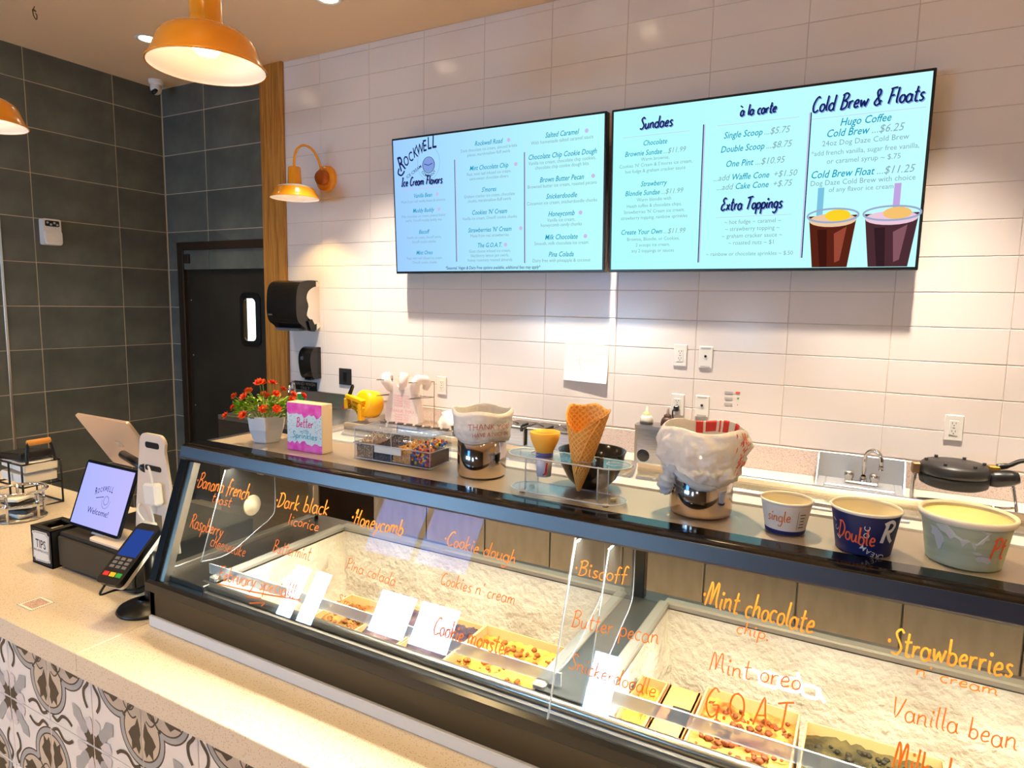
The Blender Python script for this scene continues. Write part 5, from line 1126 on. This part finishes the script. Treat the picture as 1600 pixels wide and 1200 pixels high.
# paper cups
def cup(name, label, loc, rt, rb, h, m_body, rz=0):
    t = thing(name, label, 'cup', loc, rz); t.scale = (.95,) * 3
    MB().lathe([(0, .004), (rb * .96, .004), (rb, 0), (rb + .0003, .002), (rt * .985, h - .004), (rt * .985, h - .002)], 40).build('wall', m_body, t)
    MB().lathe([(rt * .975, h - .004), (rb * .97, .006), (0, .006)], 40).build('inside', mat('cup_inside', (246, 240, 214), .5), t)
    MB().lathe([(rt * .985, h - .004), (rt * 1.02, h - .002), (rt * 1.025, h), (rt * 1.0, h + .002), (rt * .97, h), (rt * .972, h - .004)], 40).build('rim', m_white, t)
    return t
def wrap(mb, rt, rb, h, a_mid, x, z, fn):
    """place flat strokes on the cup's side: x along the girth, z up"""
    r = rb + (rt - rb) * z / h + .0006; a = a_mid + x / r; return (r * math.cos(a), r * math.sin(a), z)
def cup_write(mb, text, rt, rb, h, a, z, w, hh_, pen, m=0, seed=3, tilt=0.0):
    st, tw = hand_strokes(text, .015, seed); sx = w / tw
    for s_ in st:
        P = [(x * sx - w / 2 + y * hh_ * .1, z + y * hh_ + tilt * (x * sx)) for x, y in s_]; L = []; Rr = []
        for i, p_ in enumerate(P):
            d = Vector(P[min(i + 1, len(P) - 1)]) - Vector(P[max(i - 1, 0)])
            if d.length < 1e-9: d = Vector((1, 0))
            d.normalize(); n_ = Vector((-d.y, d.x)) * pen / 2; L.append((p_[0] + n_.x, p_[1] + n_.y)); Rr.append((p_[0] - n_.x, p_[1] - n_.y))
        k = len(P); mb.add([wrap(mb, rt, rb, h, a, *q, None) for q in L + Rr], [(k + i, k + i + 1, i + 1, i) for i in range(k - 1)], m)
def cup_type(mb, ch, rt, rb, h, a, z, size, m=0, bold=0, rot=0.0):
    vs, fs_ = type_mesh(ch, size, 0, bold, 'CENTER'); c, s_ = math.cos(rot), math.sin(rot)
    mb.add([wrap(mb, rt, rb, h, a, x * c - y * s_, z + x * s_ + y * c, None) for x, y, _ in vs], fs_, m)
A0 = math.radians(-82)
rt, rb, h = .0445, .0335, .06
c1_ = cup('paper_cup', 'smallest white paper cup marked single in orange', (.6895, -2.241, ZT), rt, rb, h, mat('cup_white', (244, 236, 226), .5))
mb = MB(); cup_write(mb, 'single', rt, rb, h, A0 - .35, .026, .042, .022, .0018); mb.build('marker_text', ink, c1_)
MB().lathe([(rb + .0006, .001), (rb + (rt - rb) * .12 + .0006, .0085)], 40).build('blue_band', mat('cup_navy', (30, 36, 104), .5), c1_)
mb = MB()
for k, w in enumerate((.012, .009, .008, .009, .011)): mb.add([wrap(mb, rt, rb, h, A0 + .72, x, .04 - .006 * k + dz, None) for x, dz in ((-w / 2, 0), (w / 2, 0), (w / 2, .0016), (-w / 2, .0016))], [(0, 1, 2, 3)])
mb.add([wrap(mb, rt, rb, h, A0 + .48, x, z, None) for x, z in ((0, .012), (.0005, .012), (.0005, .048), (0, .048))], [(0, 1, 2, 3)]); mb.build('printed_lines', mat('print_dark', (70, 64, 70), .6), c1_)
rt, rb, h = .054, .0425, .074
c2c = cup('paper_cup', 'navy blue paper cup marked double in orange', (.811, -2.268, ZT), rt, rb, h, mat('cup_navy2', (22, 34, 92), .45))
mb = MB(); cup_write(mb, 'Double', rt, rb, h, A0 - .42, .026, .062, .03, .0026, tilt=-.12); mb.build('marker_text', mat('marker_orange', (250, 110, 66), .6), c2c)
mb = MB(); cup_write(mb, 'R', rt, rb, h, A0 + .62, .026, .026, .036, .006, seed=2); mb.build('printed_monogram', mat('cup_print_white', (226, 228, 236), .5), c2c); mb = MB()
for k, ch in enumerate('COMPANY'[:2]): cup_type(mb, ch, rt, rb, h, A0 + .02, .05 - .012 * k, .013, 0, .002, PI / 2)
for k, ch in enumerate('CREAM'): cup_type(mb, ch, rt, rb, h, A0 + .55 - k * .16, .006 + .0016 * k * k * .5, .012, 0, .002, PI - .15 * k)
for k, ch in enumerate('ICE'): cup_type(mb, ch, rt, rb, h, A0 - 1.15 + .08 * k, .05 - .014 * k, .012, 0, .002, 1.0)
mb.build('printed_lettering', mat('cup_print_white', (226, 228, 236), .5), c2c)
rt, rb, h = .0655, .0525, .08
c3c = cup('paper_bowl', 'largest sage green paper bowl with a pale world map', (.9491, -2.2408, ZT), rt, rb, h, mat('cup_sage', (188, 196, 170), .55, noise=((170, 182, 150), 8, 3, .4, .65, (1, 1, 8))))
mp_ = MB(); AM = A0 - .25
def land(pts): MB_ = MB().add([wrap(mp_, rt, rb, h, AM, x * .9, z * .76, None) for x, z in pts], [tuple(range(len(pts)))]); MB_.build('printed_land', mat('map_pale', (206, 208, 206), .55), c3c)
land([(-.062, .082), (-.056, .074), (-.058, .064), (-.05, .060), (-.046, .046), (-.041, .033), (-.036, .036), (-.034, .048), (-.030, .056), (-.033, .064), (-.038, .072), (-.046, .080)])
land([(-.05, .088), (-.04, .078), (-.03, .074), (-.022, .064), (-.016, .070), (-.008, .066), (-.003, .052), (.002, .062), (.008, .066), (.012, .055), (.016, .047), (.018, .060), (.026, .064), (.030, .072), (.036, .074), (.034, .084), (.04, .090), (.02, .093), (-.01, .094), (-.03, .093)])
land([(.016, .030), (.022, .036), (.032, .038), (.040, .034), (.044, .025), (.037, .020), (.030, .024), (.022, .023)]); land([(.012, .044), (.020, .045), (.028, .041), (.022, .038), (.014, .040)])
mb = MB(); cup_write(mb, 'Pt', rt, rb, h, A0 + .58, .024, .028, .036, .0036); mb.build('marker_text', mat('marker_orange', (250, 110, 66), .6), c3c)
MB().lathe([(rt * .99, h - .009), (rt * 1.035, h - .008), (rt * 1.06, h - .002), (rt * 1.055, h + .002), (rt * 1.0, h + .003), (rt * .96, h - .001)], 40).build('lid_rim', mat('lid_white', (240, 234, 218), .4), c3c)
MB().lathe([(rt * .97, h - .008), (rt * .955, h - .006), (0, h - .006)], 40).build('lid_film', mat('lid_yellow', (244, 240, 176), .4), c3c)

# ============================================================ ON THE FRONT COUNTER
tb = thing('tip_box', 'small black tip box with a white TIPS label', 'tip box', (-1.415, -2.385, ZC))
MB().box(-.058, .058, -.047, -.044, 0, .12).box(-.058, .058, .044, .047, 0, .12).box(-.058, -.055, -.047, .047, 0, .12).box(.055, .058, -.047, .047, 0, .12).box(-.058, .058, -.047, .047, 0, .004).box(-.058, -.035, -.047, .047, .117, .121).box(.035, .058, -.047, .047, .117, .121).box(-.04, .04, -.047, -.03, .117, .121).box(-.04, .04, .03, .047, .117, .121).build('box', m_blackm, tb)
bdg = rrect(-.048, .048, .014, .108, .014, 4); k_ = []
for a, (x, z) in enumerate(bdg): s_ = 1 + .06 * math.sin(a * 1.9); k_.append((x * s_, .061 + (z - .061) * s_))
MB().prism(k_, -.0485, -.047, 'xz').build('label', m_white, tb)
tx = MB(); TT = Matrix.Translation((0, -.0488, 0)) @ XZ; write(tx, 'TIPS', 0, .057, .038, 0, 0, .012, T=TT, sx=.85); write(tx, 'ARE APPRECIATED', 0, .044, .0105, 0, 0, .002, T=TT); ribbon(tx, [(x * .93, .061 + (z - .061) * .93) for x, z in k_ + k_[:1]], .0016, 0, TT); tx.build('lettering', mat('print_black', (30, 28, 28), .6), tb)
MB().box(-.04, .04, -.035, .035, .004, .1).build('banknotes', mat('note_cream', (236, 226, 190), .7), tb)
cdw = thing('cash_drawer', 'black cash drawer under the tablet stand', 'cash drawer', (-1.155, -2.21, ZC))
MB().box(-.195, .195, -.2, .2, .008, .115, .003).build('housing', mat('drawer_black', (40, 36, 31), .5), cdw)
MB().box(-.19, .19, -.209, -.2, .012, .105, .003).build('drawer_front', mat('drawer_face', (52, 46, 38), .45), cdw)
for x in (-.17, .17):
    for y in (-.18, .18): MB().lathe([(0, 0), (.014, 0), (.014, .008), (0, .008)], 12, c=(x, y, 0)).build('foot', m_black, cdw)
ZD = ZC + .1152
ps = thing('tablet_stand', 'white steel till stand with a customer tablet reading Welcome', 'till', (-1.05, -2.33, ZD))
m_stand = mat('stand_white', (222, 208, 194), .35)
def tabl(name, w, h, t_, T, screen):
    pp_ = rrect(-w / 2, w / 2, 0, h, .012, 4); o = MB().prism(pp_, 0, t_, 'xz', T=T).build(name, mat('tablet_bezel', (16, 18, 24), .2) if screen else mat('tablet_silver', (214, 190, 172), .3, .5), ps); return o
plate = [(-.105, 0), (.1, 0), (.085, .12), (.055, .29)] + arc(.03, .305, .03, .2, PI / 2, 5) + arc(-.03, .305, .03, PI / 2, PI - .2, 5) + [(-.062, .29), (-.09, .12)]
PT = Matrix.Translation((.07, .0, 0)) @ Matrix.Rotation(math.radians(0), 4, 'Z')
MB().prism(plate, -.004, .004, 'xz', T=PT).build('upright_plate', m_stand, ps)
MB().prism(rrect(-.19, .1, -.075, .03, .02), 0, .006, 'xy', T=Matrix.Translation((.03, 0, 0))).build('foot_plate', m_stand, ps)
for z, hh_ in ((.302, .009), (.235, .008)): MB().prism(rrect(-.032 - (.0 if z > .27 else .006), .032 + (.0 if z > .27 else .006), z - hh_, z + hh_, .0075), -.0046, -.004, 'xz', T=PT).build('cable_slot', m_black, ps)
CT = Matrix.Translation((-.172, -.052, .016)) @ Matrix.Rotation(math.radians(-20), 4, 'X')
o = tabl('customer_tablet', .262, .205, .008, CT, True)
MB().box(-.123, .123, -.0006, .0, .009, .196, T=CT).build('tablet_display', screen_mat('tablet_screen', (170, 176, 252), (186, 180, 252), .8), o)
tx = MB(); TC = CT @ Matrix.Translation((0, -.0008, 0)) @ XZ
write(tx, 'Welcome!', .0, .05, .026, 0, 0, 0, T=TC)
for k, ch in enumerate('ROCKWELL'): write(tx, ch, -.036 + k * .0108, .108 + .002 * k + .008 * math.sin(k / 7 * 3), (.03, .021, .02, .021, .021, .022, .024, .026)[k], 0, .1, .01, T=TC, rot=math.radians(18 - 3 * k), sx=.6)
ribbon(tx, ring(.024, .097, .012, .013, 0, 360, 16), .0014, 0, TC); ribbon(tx, ring(.024, .097, .02, .024, 180, 360, 12), .001, 0, TC); ribbon(tx, [(-.03, .098), (.008, .106)], .002, 0, TC)
tx.build('tablet_text', i_navy, o)
MB().prism([(-.03, 0), (.03, 0), (.012, .04), (-.012, .04)], -.002, .004, 'xz', T=Matrix.Translation((-.16, -.045, .004)) @ Matrix.Rotation(math.radians(-30), 4, 'X')).build('tablet_neck', m_stand, ps)
ST = Matrix.Translation((-.34, .2, .135)) @ Matrix.Rotation(math.radians(32), 4, 'X')
o2 = tabl('staff_tablet', .3, .225, .009, ST, False)
MB().prism(rrect(-.018, .018, .1, .125, .01), -.001, .0, 'xz', T=ST).build('tablet_emblem', mat('emblem', (240, 226, 206), .2, .6), o2)
MB().tube([(-.27, .11, .21), (-.14, .06, .22), (.03, .0, .23)], .014, 10).build('tablet_arm', m_black, ps)
for (x, z) in ((.075, .165), (.045, .045)):
    MB().box(-.03, .03, -.03, -.004, -.032, .032, .006, T=PT @ Matrix.Translation((x - .06, 0, z)) @ Matrix.Rotation(math.radians(-5), 4, 'Y')).build('power_adapter', m_white, ps)
cb = MB(); cb.tube(catmull([(.05, -.006, .238), (.078, -.02, .235), (.085, -.02, .215), (.085, -.018, .195)], 4), .003, 7); cb.tube(catmull([(.07, -.018, .135), (.072, -.014, .1), (.08, -.012, .06), (.095, -.012, .03)], 4), .0026, 7); cb.tube(catmull([(.0, -.006, .12), (.02, -.025, .105), (.04, -.02, .08)], 4), .003, 7)
cb.build('cables', m_white, ps)
MB().box(.06, .1, -.0055, -.0045, .03, .1, .0004).build('data_plate', mat('data_plate', (120, 100, 72), .5), ps)
# card terminal
ctm = thing('card_terminal', 'card payment terminal on a black pole stand', 'card reader', (-.868, -2.44, ZC))
MB().lathe([(0, 0), (.07, 0), (.074, .004), (.07, .01), (.03, .018), (.022, .024), (.02, .03)], 32).build('stand_base', m_black, ctm)
MB().lathe([(.019, .02), (.017, .06), (.016, .15), (0, .155)], 18, c=(-.004, .018, 0)).build('stand_pole', m_black, ctm)
MT = Matrix.Translation((-.028, -.018, .15)) @ Matrix.Rotation(math.radians(8), 4, 'Z') @ Matrix.Rotation(math.radians(40), 4, 'X')
MB().prism(rrect(-.04, .04, -.088, .088, .014), -.016, -.004, 'xy', T=MT).build('terminal_back', m_white, ctm)
bd = MB().prism(rrect(-.041, .041, -.09, .09, .014), -.004, .012, 'xy', T=MT).build('terminal_body', m_black, ctm)
MB().box(-.033, .033, -.01, .07, .012, .0126, T=MT).build('terminal_screen', emis('terminal_blue', (40, 66, 140), .8), bd)
ky = MB()
for i in range(3):
    for j in range(3): ky.box(-.03 + i * .0215, -.0145 + i * .0215, -.046 + j * .0115, -.038 + j * .0115, .012, .0138, .001, T=MT)
ky.build('number_keys', mat('key_grey', (120, 118, 120), .4), bd)
for i, c in enumerate(((214, 44, 48), (234, 196, 40), (40, 160, 70))): MB().box(-.032 + i * .0225, -.013 + i * .0225, -.07, -.058, .012, .0145, .001, T=MT).build('function_key', mat('key_%d' % c[0], c, .4), bd)
MB().tube(catmull([MT @ Vector((-.02, -.09, -.005)), MT @ Vector((-.03, -.11, -.02)), Vector((-.05, -.05, .06)), Vector((-.03, .0, .05)), Vector((-.01, .02, .08))], 5), .003, 7).build('cable', m_black, ctm)
# sticker on the counter
stk = thing('counter_sticker', 'small black bordered sticker on the quartz counter', 'sticker', (-1.148, -2.578, ZC + .0006))
MB().box(-.037, .037, -.031, .033, 0, .0006).build('paper', m_white, stk)
bo = MB()
for i in range(12):
    for y in (-.029, .031): bo.box(-.036 + i * .006, -.033 + i * .006, y - .0012, y + .0012, .0006, .0008)
    for x in (-.035, .035): bo.box(x - .0012, x + .0012, -.029 + i * .005, -.0265 + i * .005, .0006, .0008)
bo.build('border', mat('print_black', (30, 28, 28), .6), stk)
MB().box(-.027, .027, -.021, .023, .0006, .0008).build('pink_panel', mat('sticker_pink', (206, 176, 166), .6, noise=((160, 140, 130), 300, 1, .45, .55, (1, 1, 1))), stk)
# round wire rack and napkin basket at the far left
rk = thing('ring_rack', 'round chrome wire rack on the counter at the left edge', 'rack', (-1.975, -2.235, ZC))
r_ = MB()
for z, r, w in ((.004, .078, .003), (.06, .072, .0025), (.108, .085, .006)): r_.tube([(r * math.cos(i * PI / 16), r * math.sin(i * PI / 16), z) for i in range(32)], w, 6, closed=True)
r_.build('rings', m_chrome, rk)
for k in range(5): a = k * 2 * PI / 5 + .3; MB().tube([(.078 * math.cos(a), .078 * math.sin(a), 0), (.08 * math.cos(a), .08 * math.sin(a), .108)], .005, 8).build('post', m_chrome, rk)
bp_ = MB(); bp_.lathe([(.0, .002), (.082, .002), (.082, .005), (0, .005)], 32); bp_.build('base_disc', m_steel, rk)
for k in range(7): a = k * 2 * PI / 7; MB().lathe([(0, .0055), (.013, .0055)], 12, c=(.05 * math.cos(a), .05 * math.sin(a), 0)).build('base_hole', mat('hole_dark', (120, 104, 84), .6), rk)
sp = thing('sample_packets', 'dark sachets stacked inside the chrome ring rack', 'packets', (-1.975, -2.235, ZC + .006))
for k in range(5): MB().box(-.04, .04, -.025, .025, k * .016, k * .016 + .012, .002, T=Matrix.Rotation(k * .5, 4, 'Z')).build('packet', m_black if k % 2 else m_white, sp)
nb = thing('napkin_basket', 'black wire napkin basket with a wooden handle', 'basket', (-2.14, -2.12, ZC))
wr = MB()
for z in (.004, .09, .18): wr.tube([(-.11, -.07, z), (.09, -.07, z), (.09, .07, z), (-.11, .07, z)], .004, 6, closed=True)
for x, y in ((-.11, -.07), (.09, -.07), (.09, .07), (-.11, .07), (-.01, -.07)): wr.tube([(x, y, 0), (x, y, .18)], .004, 6)
wr.tube(catmull([(.09, -.05, .18), (.085, -.045, .24), (.08, -.035, .262)], 4), .006, 8).tube(catmull([(.09, .05, .18), (.085, .045, .24), (.08, .035, .262)], 4), .006, 8)
wr.build('wire_frame', m_black, nb)
MB().tube([(.08, -.04, .262), (.08, .04, .262)], .012, 12).build('wooden_handle', mat('handle_wood', (206, 142, 62), .45), nb)
for k in range(2): MB().box(-.1, .08, -.06, .06, .1 + .05 * k, .135 + .05 * k, .003, T=Matrix.Rotation(.06 * k, 4, 'Y')).build('napkins', m_white, nb)
MB().box(-.1, .08, -.06, .06, .186, .215, .004, T=Matrix.Rotation(-.1, 4, 'Y')).build('black_tray', m_black, nb)
# lit script sign hung in the street window
sgn = thing('script_sign', 'white glowing script sign on the street wall', 'sign', (.45, -6.42, 1.6), group='signs on the street wall')
for st in ([(0.216, 1.658), (0.2, 1.718), (0.205, 1.733), (0.269, 1.734), (0.297, 1.718), (0.308, 1.66)], [(0.312, 1.722), (0.351, 1.746), (0.419, 1.736), (0.422, 1.685), (0.408, 1.66), (0.351, 1.659), (0.316, 1.671), (0.31, 1.716)], [(0.434, 1.735), (0.493, 1.746), (0.543, 1.744), (0.553, 1.701), (0.551, 1.675), (0.487, 1.667), (0.441, 1.674), (0.432, 1.729)], [(0.533, 1.793), (0.552, 1.731), (0.575, 1.677)], [(0.57, 1.726), (0.638, 1.732), (0.666, 1.713), (0.659, 1.665), (0.591, 1.664), (0.572, 1.686), (0.57, 1.726)], [(0.669, 1.734), (0.685, 1.688), (0.712, 1.654)]):
    MB().tube([(x - .45, 0, z - 1.6) for x, z in crom(st, 4)], .011, 8).build('glowing_letter', emis('neon_white', (235, 242, 255), 14), sgn)
MB().box(-.28, .3, .02, .03, .02, .23).build('backing', m_blackm, sgn, (0, -.06, 0))
